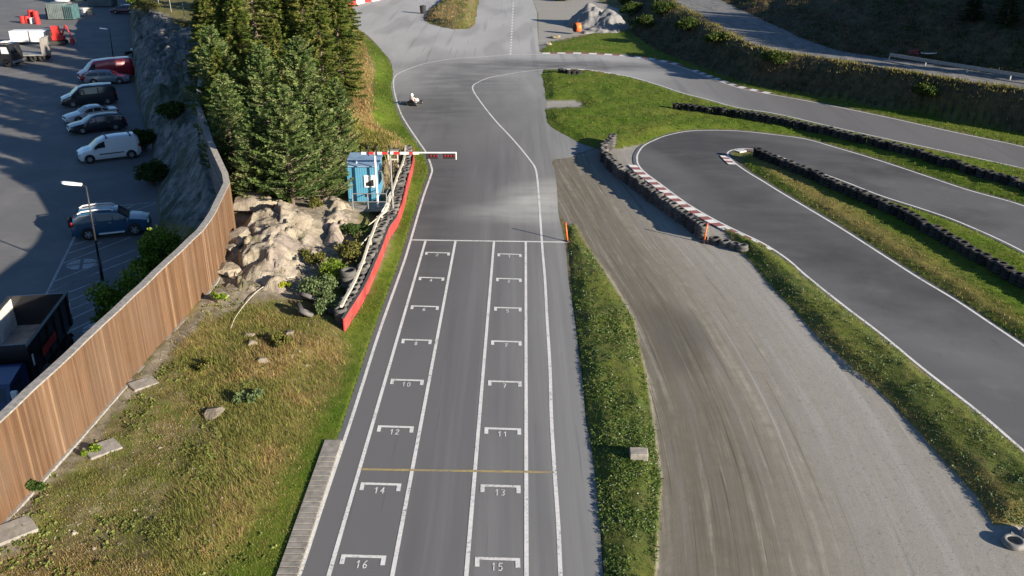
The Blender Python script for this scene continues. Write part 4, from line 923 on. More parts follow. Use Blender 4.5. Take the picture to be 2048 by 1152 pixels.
def vehicle(name, lab, cat, kind, Lg, Wd, wbs, Fpx, Rpx, mat, near_left, trim=None, rails=False, rim='rim', mm=None, panel_glass=True):
    prof, zb, (w0, w1), pil = PROF[kind]
    f = P3(Fpx[0], Fpx[1], LOTZ + .02); r = P3(Rpx[0], Rpx[1], LOTZ + .02); d = (f - r); d.z = 0; d.normalize(); side = Vector((-d.y, d.x, 0)) * (1 if near_left else -1)
    mid = (f + r) / 2 - side * (Wd / 2 - .05); mid.z = LOTZ + .02
    root = empty(name, mid, math.atan2(d.y, d.x), lab, cat, 'vehicles parked in the lot')
    hw = Wd / 2; Hm = max(z for t, z in prof); xs = lambda t: Lg * (.5 - t)
    NS = 44; rings = []; tt = sorted(set([i / NS for i in range(NS + 1)] + [t for t, z in prof]))
    def top(t): return float(np.interp(t, [p[0] for p in prof], [p[1] for p in prof]))
    def ring(t):
        zt = top(t); e = min(t, 1 - t); wv = hw * (.80 + .20 * sst(0, .07, e)); zbot = .22 + .10 * (1 - sst(0, .05, e)); belt = min(zb, zt - .05)
        g_ = max(0, (zt - zb)) / (Hm - zb); wt = wv * ((1 - .20 * min(1, g_)) if zt > zb + .1 else .90) * (1 if kind not in ('lwb', 'kangoo', 'mpv') else 1.06)
        wt = min(wt, wv)
        return [(wv * .9, zbot), (wv, zbot + .12), (wv * 1.0, (zbot + belt) / 2), (wv * .975, belt), (wt + (wv * .975 - wt) * .12, belt + (zt - belt) * .86), (wt * .88, zt - .01), (wt * .5, zt + .015), (0, zt + .025)]
    V_ = []; F_ = []; n_ = 8
    for t in tt:
        R_ = ring(t); V_ += [(xs(t), y, z) for y, z in R_] + [(xs(t), -y, z) for y, z in R_[-2::-1]]
    m_ = 15
    for i in range(len(tt) - 1):
        for j in range(m_ - 1): F_.append((i*m_+j, i*m_+j+1, (i+1)*m_+j+1, (i+1)*m_+j))
        F_.append((i*m_+m_-1, i*m_, (i+1)*m_, (i+1)*m_+m_-1))
    F_.append(tuple(range(m_ - 1, -1, -1))); F_.append(tuple((len(tt)-1)*m_ + j for j in range(m_)))
    body = meshobj('body', V_, F_, mat, root, smooth_=False)
    for p in body.data.polygons: p.use_smooth = True
    try: body.data.set_sharp_from_angle(angle=math.radians(38))
    except Exception: pass
    # side glass
    brk = [w0] + pil + [w1]
    for s in (1, -1):
        for a, b in zip(brk[:-1], brk[1:]):
            mb = MB(); a_, b_ = a + .010, b - .010; ks = [a_ + (b_ - a_) * i / 8 for i in range(9)]; v = []
            for t in ks:
                R_ = ring(t); y0, z0 = R_[3]; y1, z1 = R_[4]
                lo, hi_ = .10, .90
                if z1 - z0 < .12: lo, hi_ = .3, .6
                v += [(xs(t), s * (y0 + (y1 - y0) * lo + .012), z0 + (z1 - z0) * lo), (xs(t), s * (y0 + (y1 - y0) * hi_ + .012), z0 + (z1 - z0) * hi_)]
            fc = [(2*i, 2*i+1, 2*i+3, 2*i+2) if s < 0 else (2*i+2, 2*i+3, 2*i+1, 2*i) for i in range(8)]
            mb.add(v, fc); mb.build('side_window', M['glass'], root)
            if trim:
                mb = MB()
                for i in range(8): mb.tube(v[2*i+1], v[2*i+3], .018, .018, 5, 0, False)
                mb.build('window_trim', M[trim], root)
    # windscreen and rear screen
    def screen(nm, ta, tb):
        mb = MB(); v = []
        for t in np.linspace(ta, tb, 5):
            R_ = ring(t); wv = R_[5][0]
            for y in np.linspace(-wv * .96, wv * .96, 7): v.append((xs(t), y, top(t) + .028 - .02 * abs(y / wv) ** 2))
        fc = [(i*7+j, i*7+j+1, i*7+j+8, i*7+j+7) for i in range(4) for j in range(6)]
        mb.add(v, fc); mb.build(nm, M['glass'], root)
    wi = [i for i, (t, z) in enumerate(prof) if z > zb + .2][0]
    screen('windscreen', prof[wi-1][0] + .012, prof[wi][0] - .004)
    if kind == 'sedan': screen('rear_window', .68, .82)
    elif kind in ('wagon', 'suv'): screen('rear_window', .885, .948)
    # wheels
    R0 = .33 if kind != 'suv' else .38
    for k in (1, -1):
        for s in (1, -1):
            mb = MB(); mb.lathe([(R0 + .07, -.02), (R0 + .07, .012), (0, .012)][::-1], (0, 0, 0), 'Y', 20)
            if s > 0: pass
            whx = k * wbs / 2 + (xs(.5)); wp = Vector((whx, s * (hw - .10), R0))
            # dark wheel arch sunk behind the wheel
            mba = MB(); v = [(whx + (R0 + .07) * math.cos(a), s * (hw + .004), R0 + (R0 + .07) * math.sin(a)) for a in [math.pi * i / 12 - .15 * (1 if i == 0 else -1 if i == 12 else 0) for i in range(13)]] 
            v2 = [(x, s * (hw - .2), z) for x, y, z in v]; mba.add(v + v2, [tuple(range(13)) if s < 0 else tuple(range(12, -1, -1))] + [(i, i+1, 14+i, 13+i) for i in range(12)]); mba.build('wheel_arch', M['black'], root)
            wh = empty('wheel', wp, 0); wh.parent = root
            mb = MB(); mb.lathe([(R0*.62, .12), (R0-.02, .125), (R0, .09), (R0, -.09), (R0-.02, -.125), (R0*.62, -.12)], (0, 0, 0), 'Y', 22); t_ = mb.build('tyre', M['rubber'], wh, True)
            mb = MB(); yo = s * .112; mb.lathe([(R0*.62, -.02), (R0*.58, .0), (R0*.54, -.02)] if s > 0 else [(R0*.62, .02), (R0*.58, .0), (R0*.54, .02)], (0, yo, 0), 'Y', 22)
            for i in range(5):
                a = 2 * math.pi * i / 5 + .3; mb.box(0, R0*.57, -.012, .012, -.045, .045, 0, Matrix.Translation((0, yo, 0)) @ Matrix.Rotation(a, 4, 'Y'))
            mb.lathe([(.05, -.02), (.05, .02), (0, .02)] if s > 0 else [(.05, .02), (.05, -.02), (0, -.02)], (0, yo, 0), 'Y', 10)
            mb.build('rim', M[rim], wh)
            mb = MB(); mb.lathe([(R0*.6, 0), (0, 0)], (0, yo - s * .05, 0), 'Y', 16); mb.build('brake_disc', M['dark_steel'], wh)
    # lights, bumper, mirrors, sills, handles
    for s in (1, -1):
        mb = MB(); zf = prof[1][1]; mb.box(xs(.035), xs(.0) - .02, s*hw*.52 if s > 0 else -hw*.90, s*hw*.90 if s > 0 else -hw*.52, zf - .16, zf - .01, bev=.03); mb.build('headlight', M['headlight'], root)
        mb = MB(); zt_ = zb if kind in ('wagon', 'sedan') else zb + .05; x_ = xs(.985); mb.box(x_ - .05, x_ + .10, s*hw*.66 if s > 0 else -hw*.91, s*hw*.91 if s > 0 else -hw*.66, zt_ - .22, zt_ + .02, bev=.03); mb.build('taillight', M['taillight'], root)
        mb = MB(); x_ = xs(w0 + .03); mb.box(x_ - .05, x_ + .10, s*(hw+.02) if s > 0 else -(hw+.18), s*(hw+.18) if s > 0 else -(hw+.02), zb + .0, zb + .14, bev=.03); mb.build('side_mirror', mm or mat, root)
        for t in ([.5, .69] if kind in ('wagon', 'suv', 'sedan') else [.42]):
            mb = MB(); mb.box(xs(t) - .09, xs(t) + .09, s*hw*.985 if s > 0 else -hw*1.01 - .01, s*hw*1.01 + .01 if s > 0 else -hw*.985, zb - .12, zb - .085); mb.build('door_handle', M['rim'] if trim else mat, root)
    for x0, x1, nm in ((xs(.0) - .06, xs(.0) + .05, 'front_bumper'), (xs(1) - .05, xs(1) + .06, 'rear_bumper')):
        mb = MB(); mb.box(x0, x1, -hw * .82, hw * .82, .26, .48, bev=.04); mb.build(nm, M['black'] if kind in ('kangoo',) else mat, root)
    mb = MB(); mb.box(xs(0) - .03, xs(0) + .035, -hw*.45, hw*.45, .52, .62, bev=.015); mb.build('grille', M['black'], root)
    if rails:
        for s in (1, -1):
            mb = MB(); y = s * hw * .68; zt_ = Hm + .06
            pts = [(xs(t), y, top(t) + (.02 if i in (0, 4) else .09)) for i, t in enumerate((.44, .48, .66, .84, .89))]
            mb.path(pts, .028 if rails == 1 else .045); mb.build('roof_rail', M['white'] if rails == 2 else M['steel'], root)
    return root, xs, hw, ring
red = carpaint('dark_red_paint', (.30, .006, .02)); grey = carpaint('grey_blue_paint', (.16, .18, .21)); blk = carpaint('black_paint', (.012, .012, .016))
silver = carpaint('silver_paint', (.42, .43, .44)); navy = carpaint('near_black_paint', (.016, .016, .024)); whitep = carpaint('van_white_paint', (.66, .67, .68)); bluep = carpaint('petrol_blue_paint', (.012, .062, .12))
M['trim'] = plain('bright_window_trim', (.6, .6, .62), .25, .05, 2, .8)
vehicle('delivery_van', 'long dark red van, tallest in the parked row, partly behind a grey wagon', 'van', 'lwb', 5.9, 2.0, 3.5, (184,164), (252,157), red, True)
vehicle('parked_car', 'grey blue estate car parked directly in front of the red van', 'car', 'wagon', 4.7, 1.8, 2.7, (241,168), (188,170), grey, False, 'trim')
vehicle('passenger_van', 'black passenger van with long dark side windows between the grey estate and the silver car', 'van', 'mpv', 5.2, 1.95, 3.2, (150,215), (214,209), blk, True)
vehicle('parked_car', 'silver saloon half hidden behind the black estate car', 'car', 'sedan', 4.7, 1.8, 2.7, (160,248), (218,240), silver, True)
vehicle('parked_car', 'black estate car with bright window trim and roof rails beside the white van', 'car', 'wagon', 4.8, 1.83, 2.75, (166,269), (233,261), navy, True, 'trim', rails=1)
v_, xs_, hw_, ring_ = vehicle('small_van', 'white panel van with two thin roof bars parked alone in the lot', 'van', 'kangoo', 4.65, 1.83, 3.08, (182,327), (264,317), whitep, True, mm=M['black'])
for t in (.48, .86):
    mb = MB(); mb.tube((xs_(t), -.8, 1.93), (xs_(t), .8, 1.93), .03); 
    for y in (-.72, .72): mb.box(xs_(t)-.05, xs_(t)+.05, y-.05, y+.05, 1.78, 1.96)
    mb.build('roof_bar', M['dark_steel'], v_)
for s in (1, -1):
    mb = MB(); mb.box(xs_(.72), xs_(.33), s*hw_ if s > 0 else -hw_-.02, s*hw_+.02 if s > 0 else -hw_, .60, .68); mb.build('rub_strip', M['black'], v_)
v_, xs_, hw_, ring_ = vehicle('suv', 'petrol blue off road car with white roof rails parked over the striped bays', 'car', 'suv', 4.5, 1.85, 2.65, (268,471), (183,480), bluep, False, 'trim', rails=2)
for s in (1, -1):
    mb = MB(); mb.box(xs_(.66), xs_(.33), s*(hw_-.05) if s > 0 else -hw_-.12, s*hw_+.12 if s > 0 else -hw_+.05, .33, .40, bev=.015); mb.build('running_board', M['white'], v_)
mb = MB(); mb.lathe([(.33, -.1), (.36, 0), (.33, .1), (.1, .12), (0, .12)], (0, 0, 0), 'Y', 18); sp = mb.build('spare_wheel', M['rubber'], v_, True); sp.rotation_euler = (0, 0, math.pi / 2); sp.location = (xs_(1) - .1, .1, .95)

# ---- tipper truck
tf = P3(53, 694, LOTZ + 2.9); tr_ = P3(134, 586, LOTZ + 2.9); d = tf - tr_; Lb = d.length; d.normalize(); sdv = Vector((-d.y, d.x, 0))
BW = 2.5; hb = BW / 2
cen = (tf + tr_) / 2 - sdv * hb; cen.z = LOTZ + .02
truck = empty('tipper_truck', cen, math.atan2(d.y, d.x), 'big black tipper truck with an open empty body standing beside the plank fence', 'truck')
hl = Lb / 2; z0, z1 = 1.35, 2.9; t_ = .08
M['truck_black'] = carpaint('tipper_black_paint', (.010, .010, .012), .45)
mb = MB(); mb.box(-hl, hl, hb - t_, hb, z0, z1 - .08); mb.box(-hl, hl, -hb, -hb + t_, z0, z1 - .08); mb.box(hl - t_, hl, -hb + t_, hb - t_, z0, z1 + .1); mb.box(-hl, -hl + t_, -hb + t_, hb - t_, z0, z1)
for x in np.linspace(-hl + .3, hl - .5, 6):
    for s in (1, -1): mb.box(x, x + .09, (hb + .002) * s if s > 0 else -hb - .062, hb + .062 if s > 0 else -hb - .002, z0 + .05, z1 - .1)
bd = mb.build('dump_body', M['truck_black'], truck)
mb = MB()
for s in (1, -1): mb.box(-hl, hl, hb - .10 if s > 0 else -hb - .04, hb + .04 if s > 0 else -hb + .10, z1 - .078, z1 + .0)
mb.build('top_rim', M['dark_steel'], bd)
M['bed'] = plain('scuffed_steel_bed', (.24, .24, .235), .6, .4, 2, .2)
mb = MB(); mb.box(-hl + t_, hl - t_, -hb + t_, hb - t_, z0, z0 + .1); mb.build('bed_floor', M['bed'], bd)
M['liner'] = plain('worn_pale_liner', (.50, .49, .45), .6, .35, 1.5)
mb = MB(); mb.box(-hl + t_, hl - t_, -hb + t_ + .002, -hb + t_ + .02, z0 + .11, z1 - .12); mb.build('side_liner', M['liner'], bd)
mb = MB(); mb.box(-hl * .1, hl * .55, hb + .064, hb + .075, z0 + .45, z0 + .8); mb.build('orange_panel', M['red'], bd)
for x in (-hl + .1, hl - .25):
    mb = MB(); mb.box(x, x + .14, hb + .064, hb + .08, z0 + .6, z0 + 1.1); mb.build('marker_strip', M['white'], bd)
mb = MB(); mb.box(-hl, hl + 2.6, -.45, .45, .75, 1.3); mb.build('chassis', M['dark_steel'], truck)
for x in (-hl + .7, -hl + 2.05, hl - .9, hl + 1.1):
    for s in (1, -1):
        wh = empty('wheel', (x, s * 1.0, .52), 0); wh.parent = truck
        mb = MB(); mb.lathe([(.28, .17), (.48, .17), (.52, .12), (.52, -.12), (.48, -.17), (.28, -.17)], (0, 0, 0), 'Y', 20); mb.build('tyre', M['rubber'], wh, True)
        mb = MB(); mb.lathe([(.28, s * .12), (.22, s * .06), (.12, s * .08), (.1, s * .19), (0, s * .19)], (0, 0, 0), 'Y', 16); mb.build('rim', M['dark_steel'], wh)
    for s in (1, -1):
        mb = MB(); pts = [(x + .62 * math.cos(a), s * 1.0, .52 + .62 * math.sin(a)) for a in np.linspace(.3, 2.84, 9)]
        v = [(p[0], p[1] - .2, p[2]) for p in pts] + [(p[0], p[1] + .2, p[2]) for p in pts]; mb.add(v, [(i, i+1, 10+i, 9+i) for i in range(8)]); mb.build('mudguard', M['black'], truck)
cabb = carpaint('dark_blue_cab_paint', (.012, .022, .10))
mb = MB(); x0 = hl + .35; prof = [(x0, .7), (x0, 2.35), (x0 + .3, 2.45), (x0 + 1.7, 2.35), (x0 + 2.05, 1.7), (x0 + 2.2, 1.45), (x0 + 2.22, .6)]
v = [(x, -1.2, z) for x, z in prof] + [(x, 1.2, z) for x, z in prof]; k = len(prof)
mb.add(v, [tuple(range(k)), tuple(range(2*k-1, k-1, -1))] + [(i, k + i, k + (i+1) % k, (i+1) % k) for i in range(k)]); cbn = mb.build('cab', cabb, truck)
mb = MB(); mb.add([(x0 + 1.74, -1.05, 2.27), (x0 + 1.74, 1.05, 2.27), (x0 + 2.06, 1.05, 1.73), (x0 + 2.06, -1.05, 1.73)], [(0, 3, 2, 1)]); mb.build('windscreen', M['glass'], cbn)
for s in (1, -1):
    mb = MB(); mb.add([(x0 + .7, s * 1.206, 1.5), (x0 + 1.8, s * 1.206, 1.5), (x0 + 1.6, s * 1.206, 2.2), (x0 + .7, s * 1.206, 2.2)], [(0, 1, 2, 3) if s < 0 else (3, 2, 1, 0)]); mb.build('side_window', M['glass'], cbn)
    mb = MB(); mb.box(x0 + 1.85, x0 + 2.0, s * 1.25 if s > 0 else -1.5, 1.5 if s > 0 else -1.25, 1.5, 2.15, bev=.03); mb.build('side_mirror', M['white'] if s > 0 else M['black'], cbn)

# ---- street lamps in the lot
def lamp(bx, by, tx, ty, hx, hy, lab, Lh):
    b = P3(bx, by, LOTZ + .02)
    hh = 1.0
    for k in range(400):
        hh = k * .03; _, yy = proj(b.x, b.y, b.z + hh)
        if yy < ty: break
    t = P3(tx, ty, b.z + hh); h = P3(hx, hy, b.z + hh + .25)
    o = empty('street_lamp', b, 0, lab, 'street lamp', 'street lamps in the lot')
    top = Vector((t.x - b.x, t.y - b.y, hh))
    if abs(top.y) > 1: top.y = 0
    mb = MB(); mb.tube((0, 0, 0), top * .25, .09, .09, 10); mb.tube(top * .25, top, .06, .045, 10); mb.build('pole', M['dark_steel'], o, True)
    dv = Vector((hx - tx, 0, 0)); L = Lh
    mb = MB(); mb.tube(top, top + Vector((-.22, 0, .07)), .035, .035, 8); mb.build('bracket', M['dark_steel'], o)
    c0 = top + Vector((-.2, 0, .08)); mb = MB(); v = []
    n_ = 9
    for i in range(n_):
        u = i / (n_ - 1); x = -u * L; hwid = .10 + .13 * math.sin(min(1, u * 1.15) * math.pi * .72); 
        if i == n_ - 1: hwid = .07
        for a in range(10):
            an = 2 * math.pi * a / 10; v.append((c0.x + x, c0.y + hwid * math.cos(an), c0.z + u * .12 + (.10 if math.sin(an) > 0 else .05) * math.sin(an)))
    f = [(i*10+a, i*10+(a+1) % 10, (i+1)*10+(a+1) % 10, (i+1)*10+a) for i in range(n_-1) for a in range(10)] + [tuple(range(9, -1, -1)), tuple((n_-1)*10 + a for a in range(10))]
    f = [q[::-1] for q in f]
    mb.add(v, f); mb.build('lamp_head', M['white'], o, True)
lamp(205, 560, 172, 373, 125, 366, 'street lamp with white head standing in front of the blue off road car', 1.05)
lamp(227, 119, 219, 60, 203, 57, 'farther street lamp with white head beyond the red van', 1.0)

# ---- clutter at the far end of the lot
def onlot(x, y): return P3(x, y, LOTZ + .02)
def thing(name, px_, rz, lab, cat, group=None): return empty(name, onlot(*px_), rz, lab, cat, group)
t = thing('truck_cab', (20, 131), math.pi * .97, 'black lorry tractor cut by the left edge of the picture', 'truck')
mb = MB(); prof = [(1.2, .5), (1.25, 1.5), (.9, 2.7), (-.9, 2.8), (-1.0, .5)]; prof = [(-x, z) for x, z in prof]; k = 5
v = [(x, -1.15, z) for x, z in prof] + [(x, 1.15, z) for x, z in prof]; mb.add(v, [tuple(range(k)), tuple(range(2*k-1, k-1, -1))] + [(i, k+i, k+(i+1) % k, (i+1) % k) for i in range(k)]); mb.build('cab', M['truck_black'], t)
mb = MB(); mb.add([(-1.23, -1.0, 1.6), (-1.23, 1.0, 1.6), (-.95, 1.0, 2.6), (-.95, -1.0, 2.6)], [(0,1,2,3)]); mb.build('windscreen', M['glass'], t)
for s in (1, -1): mb = MB(); mb.add([(-1.0, s*1.156, 1.6), (0, s*1.156, 1.6), (0, s*1.156, 2.4), (-.8, s*1.156, 2.4)], [(0,1,2,3)]); mb.build('side_window', M['headlight'], t)
mb = MB(); mb.box(1.0, 4.2, -.45, .45, .6, .95); mb.build('chassis', M['dark_steel'], t)
mb = MB(); mb.box(-1.36, -1.24, -1.15, 1.15, .45, .75, bev=.03); mb.build('front_bumper', M['steel'], t)
mb = MB(); mb.box(-.5, .3, -.5, .5, 2.8, 2.95, bev=.04); mb.build('roof_hatch', M['white'], t)
for x in (-.4, 3.2):
    for s in (1, -1): mb = MB(); mb.lathe([(.2, .15*s), (.5, .15*s), (.5, -.15*s), (0, -.15*s)][::s], (x, s*1.0, .5), 'Y', 16); mb.build('wheel', M['rubber'], t, True)
t = thing('flatbed_trailer', (68, 121), .12, 'flat grey trailer with timber headboard beside the black lorry tractor', 'trailer')
mb = MB(); mb.box(-3.0, 1.9, -1.2, 1.2, .75, .9); mb.build('load_deck', M['bed'], t)
mb = MB(); mb.box(1.55, 1.9, -1.2, 1.2, .91, 2.9); mb.build('headboard', M['grey_wood'], t)
for x in (-.9, .3, 1.4):
    for s in (1, -1): mb = MB(); mb.lathe([(.2, .12*s), (.45, .12*s), (.45, -.12*s), (0, -.12*s)][::s], (x, s*1.0, .45), 'Y', 14); mb.build('wheel', M['rubber'], t, True)
t = thing('site_hut', (70, 88), .03, 'low white box body standing behind the flat trailer', 'box body')
mb = MB(); mb.box(-2.9, 2.9, -.9, .9, .4, 1.9, bev=.05); mb.build('box_body', M['white'], t)
mb = MB(); mb.box(-.2, -.1, -.96, -.902, .4, 1.9); mb.box(-2.9, 2.9, -.95, -.902, .3, .398); mb.build('frame_strip', M['dark_steel'], t)
for x in (-2, 2): mb = MB(); mb.box(x-.2, x+.2, -.7, .7, 0, .398); mb.build('foot', M['dark_steel'], t)
t = thing('tractor_digger', (118, 89), .2, 'red digger with black frame beside the white box body', 'digger')
mb = MB(); mb.box(-.7, .9, -.7, .7, .6, 1.3, bev=.1); mb.add([(-.5,-.5,1.3),(.5,-.5,1.3),(.3,-.4,2.5),(-.6,-.4,2.6),(-.5,.5,1.3),(.5,.5,1.3),(.3,.4,2.5),(-.6,.4,2.6)], [(0,1,2,3),(7,6,5,4),(3,2,6,7),(0,4,5,1),(1,5,6,2),(0,3,7,4)]); mb.build('machine_body', M['red'], t)
mb = MB(); mb.tube((.6, 0, 1.2), (1.3, 0, 2.6), .12); mb.tube((1.3, 0, 2.6), (1.9, 0, .8), .1); mb.box(1.6, 2.1, -.4, .4, .1, .8, bev=.05); mb.build('boom', M['red'], t)
mb = MB(); mb.box(-1.3, -.6, -.6, .6, .5, 2.0, bev=.1); mb.build('counterweight', M['black'], t)
for s in (1, -1): mb = MB(); mb.box(-1.2, 1.1, s*.5 if s > 0 else -1.0, 1.0 if s > 0 else -.5, 0, .58, bev=.15); mb.build('crawler_track', M['rubber'], t)
labs = [('red','leftmost small red drum of the cluster by the far scrap pile'), ('red','second small red drum from the left in the cluster'), ('white','cream drum in the middle of the red cluster'), ('red','red drum at the right end of the cluster'), ('red','tall red drum standing behind the cream drum'), ('red','tall red drum at the back right of the cluster')]
for (x, y, r, h), (mt, lab) in zip(((47,46,.45,1.1),(56,46,.42,1.1),(65,47,.36,.9),(76,48,.4,1.1),(64,37,.5,1.4),(73,38,.45,1.3)), labs):
    mb = MB(); mb.lathe([(0, 0), (r, 0), (r*1.05, h*.3), (r, h*.35), (r*1.05, h*.65), (r, h*.7), (r, h), (r*.9, h), (0, h*.96)], (0, 0, 0), 'Z', 14); o = mb.build('drum', M[mt]); o.location = onlot(x, y); tag(o, lab, 'drum', 'drums by the far scrap pile')
cont = plain('faded_grey_green_container', (.13, .16, .16), .6, .3, 1); cont2 = plain('faded_teal_container', (.06, .13, .14), .6, .3, 1)
for x, y, w_, dd, hh, mt, lab in ((115,40,3.1,3,2.6,cont,'grey container at the far end of the lot, right of the red drums'),(139,40,1.7,2.4,2.3,cont2,'narrow teal container next to the grey one'),(122,5,2.4,2.4,2.4,M['white'],'pale container in the back row behind the grey one'),(150,3,3.6,2.4,2.4,cont2,'dark teal container in the back row'),(200,14,4.5,3,1.8,cont,'long low grey container at the back right of the lot'),(98,38,.8,.8,1.7,M['dark_steel'],'dark narrow cabinet left of the grey container')):
    t = thing('container', (x, y), .03, lab, 'container', 'containers at the far end of the lot'); mb = MB()
    mb.box(-w_/2, w_/2, 0, dd, .1, hh, bev=.04); mb.build('container_wall', mt, t); mb = MB()
    k = max(3, int(w_ / .3))
    for i in range(k): xx = -w_/2 + .1 + (w_-.2) * i / k; mb.box(xx, xx+.12, -.05, -.002, .25, hh-.2)
    mb.build('rib', M['dark_steel'] if mt is cont2 else mt, t); t.children[-1]['kind'] = 'stuff'
    mb = MB(); mb.box(-w_/2+.02, w_/2-.02, .02, dd-.02, hh+.002, hh+.06); mb.build('roof', cont, t)
rr = random.Random(9)
for i, (x, y, lab) in enumerate(((160,31,'white slabs stacked on the pallet right of the teal container'),(176,29,'lower stack of pale boards right of the white slabs'))):
    t = thing('board_stack', (x, y), .1, lab, 'stack', 'stacks at the far end of the lot')
    mb = MB()
    for k in range(4): mb.box(-.9, .9, -.6, .6, .12 + k * .28, .12 + k * .28 + .2)
    mb.build('board', M['white'] if i == 0 else M['pale_wood'], t); mb = MB(); mb.box(-1, 1, -.7, .7, 0, .118); mb.build('pallet', M['grey_wood'], t)
purple = carpaint('dark_plum_paint', (.06, .01, .04))
def parked_far(px_, lab, mt): 
    b = onlot(*px_); k = P3(px_[0] + 14, px_[1] + .5, LOTZ)
    vehicle('parked_car', lab, 'car', 'wagon', 4.6, 1.8, 2.6, (px_[0] - 14, px_[1]), (px_[0] + 14, px_[1]), mt, True)
parked_far((246, 28), 'dark plum car at the far right corner of the lot below the cliff', purple)
t = thing('motorcycle', (260, 118), 1.2, 'dark motorcycle with a white front parked against the cliff behind the red van', 'motorcycle')
mb = MB(); mb.tube((-.6, 0, .7), (.5, 0, .85), .17, .2, 8); mb.tube((.5, 0, .8), (.75, 0, .35), .04, .04, 6); mb.build('frame', M['truck_black'], t)
for x in (-.75, .75): mb = MB(); mb.lathe([(.2, -.06), (.32, -.06), (.32, .06), (.2, .06)], (x, 0, .33), 'Y', 16); mb.build('wheel', M['rubber'], t, True)
mb = MB(); mb.box(.45, .75, -.2, .2, .85, 1.25, bev=.06); mb.build('fairing', M['white'], t); mb = MB(); mb.box(-.7, .1, -.14, .14, .88, .98, bev=.03); mb.build('seat', M['black'], t)
mb = MB(); mb.tube((.5, -.38, 1.15), (.5, .38, 1.15), .025); mb.build('handlebar', M['dark_steel'], t)

# ================================================================== kart and driver
kp = P3(828, 209, 0); kart = empty('racing_kart', (kp.x, kp.y, .01), 1.15, 'black racing kart with its driver crossing the track beyond the cabin', 'kart')
mb = MB()
for y in (-.28, .28): mb.tube((-.75, y, .12), (.85, y * .8, .12), .022)
for x in (-.7, -.2, .4, .8): mb.tube((x, -.3, .12), (x, .3, .12), .022)
mb.build('chassis', M['dark_steel'], kart)
mb = MB(); mb.box(-.2, .8, -.27, .27, .09, .105); mb.build('floor_tray', M['steel'], kart)
for x, y, r, w_ in ((-.55,-.55,.14,.21),(-.55,.55,.14,.21),(.55,-.55,.13,.13),(.55,.55,.13,.13)):
    wh = empty('wheel', (x, y, r), 0); wh.parent = kart
    mb = MB(); mb.lathe([(.07, -w_/2), (r-.01, -w_/2), (r, -w_/2+.02), (r, w_/2-.02), (r-.01, w_/2), (.07, w_/2)], (0,0,0), 'Y', 16); mb.build('tyre', M['rubber'], wh, True)
    mb = MB(); mb.lathe([(0, -w_/2+.02), (.07, -w_/2+.01), (.07, w_/2-.01), (0, w_/2-.02)], (0,0,0), 'Y', 10); mb.build('rim', M['rim'], wh)
mb = MB(); mb.box(.72, 1.0, -.5, .5, .10, .24, bev=.05); mb.build('nose_cone', M['black'], kart)
mb = MB(); mb.add([(.45,-.14,.2),(.85,-.10,.2),(.55,-.12,.48),(.45,-.14,.48),(.45,.14,.2),(.85,.10,.2),(.55,.12,.48),(.45,.14,.48)], [(0,1,2,3),(7,6,5,4),(1,5,6,2),(2,6,7,3),(0,3,7,4)]); mb.build('steering_fairing', M['white'], kart)
for s in (1, -1): mb = MB(); mb.box(-.32, .36, s*.42 if s > 0 else -.62, .62 if s > 0 else -.42, .10, .27, bev=.04); mb.build('side_pod', M['yellowp'] if 'yellowp' in M else M['black'], kart)
mb = MB(); mb.box(-.82, -.74, -.62, .62, .12, .26, bev=.02); mb.build('rear_bumper', M['black'], kart)
mb = MB(); mb.add([(-.42,-.2,.14),(.02,-.2,.12),(.02,.2,.12),(-.42,.2,.14),(-.5,-.2,.52),(-.5,.2,.52),(-.46,-.22,.14),(-.46,.22,.14)], [(0,1,2,3),(0,3,5,4),(0,4,1),(3,2,5),(4,5,7,6)]); mb.build('seat', M['black'], kart)
mb = MB(); mb.box(-.5, -.2, -.5, -.25, .14, .42, bev=.03); mb.build('engine', M['steel'], kart)
mb = MB(); pts = [(.32 + .05 * math.sin(a), .15 * math.cos(a), .50 + .11 * math.sin(a)) for a in np.linspace(0, 2 * math.pi, 15)]; mb.path(pts, .014); mb.tube((.32, 0, .5), (.62, 0, .16), .015); mb.build('steering_wheel', M['black'], kart)
# driver: one skinned surface
J = []; E = []; Rr = []
def j(p, r, par=None):
    J.append(p); Rr.append(r)
    if par is not None: E.append((par, len(J) - 1))
    return len(J) - 1
pel = j((-.27, 0, .27), .15); wa = j((-.33, 0, .42), .135, pel); ch = j((-.36, 0, .60), .16, wa); nk = j((-.35, 0, .78), .075, ch); hd = j((-.33, 0, .88), .09, nk); j((-.32, 0, .98), .08, hd)
for s in (1, -1):
    sh = j((-.35, s*.19, .70), .075, ch); el = j((-.10, s*.30, .50), .052, sh); wr = j((.20, s*.17, .53), .036, el); pa = j((.27, s*.155, .545), .036, wr)
    for k, (dx, dz, L) in enumerate(((.0, .03, .06), (.01, .015, .07), (.012, 0, .07), (.0, -.018, .055))):
        a = j((.315 + dx, s*.150, .55 + dz), .010, pa); j((.335 + dx, s*.125, .55 + dz), .009, a)
    j((.28, s*.115, .565), .011, pa)
    hp_ = j((-.20, s*.11, .25), .10, pel); kn = j((.20, s*.17, .36), .07, hp_); an = j((.56, s*.17, .19), .045, kn); j((.66, s*.17, .26), .04, an)
me = bpy.data.meshes.new('person'); me.from_pydata(J, E, []); drv = bpy.data.objects.new('person', me); C.objects.link(drv)
sk = drv.modifiers.new('s', 'SKIN'); 
for i, sv in enumerate(me.skin_vertices[0].data): sv.radius = (Rr[i], Rr[i]); sv.use_root = (i == 0)
ss = drv.modifiers.new('u', 'SUBSURF'); ss.levels = 1; ss.render_levels = 1
dg = bpy.context.evaluated_depsgraph_get(); m2 = bpy.data.meshes.new_from_object(drv.evaluated_get(dg)); drv.modifiers.clear(); drv.data = m2
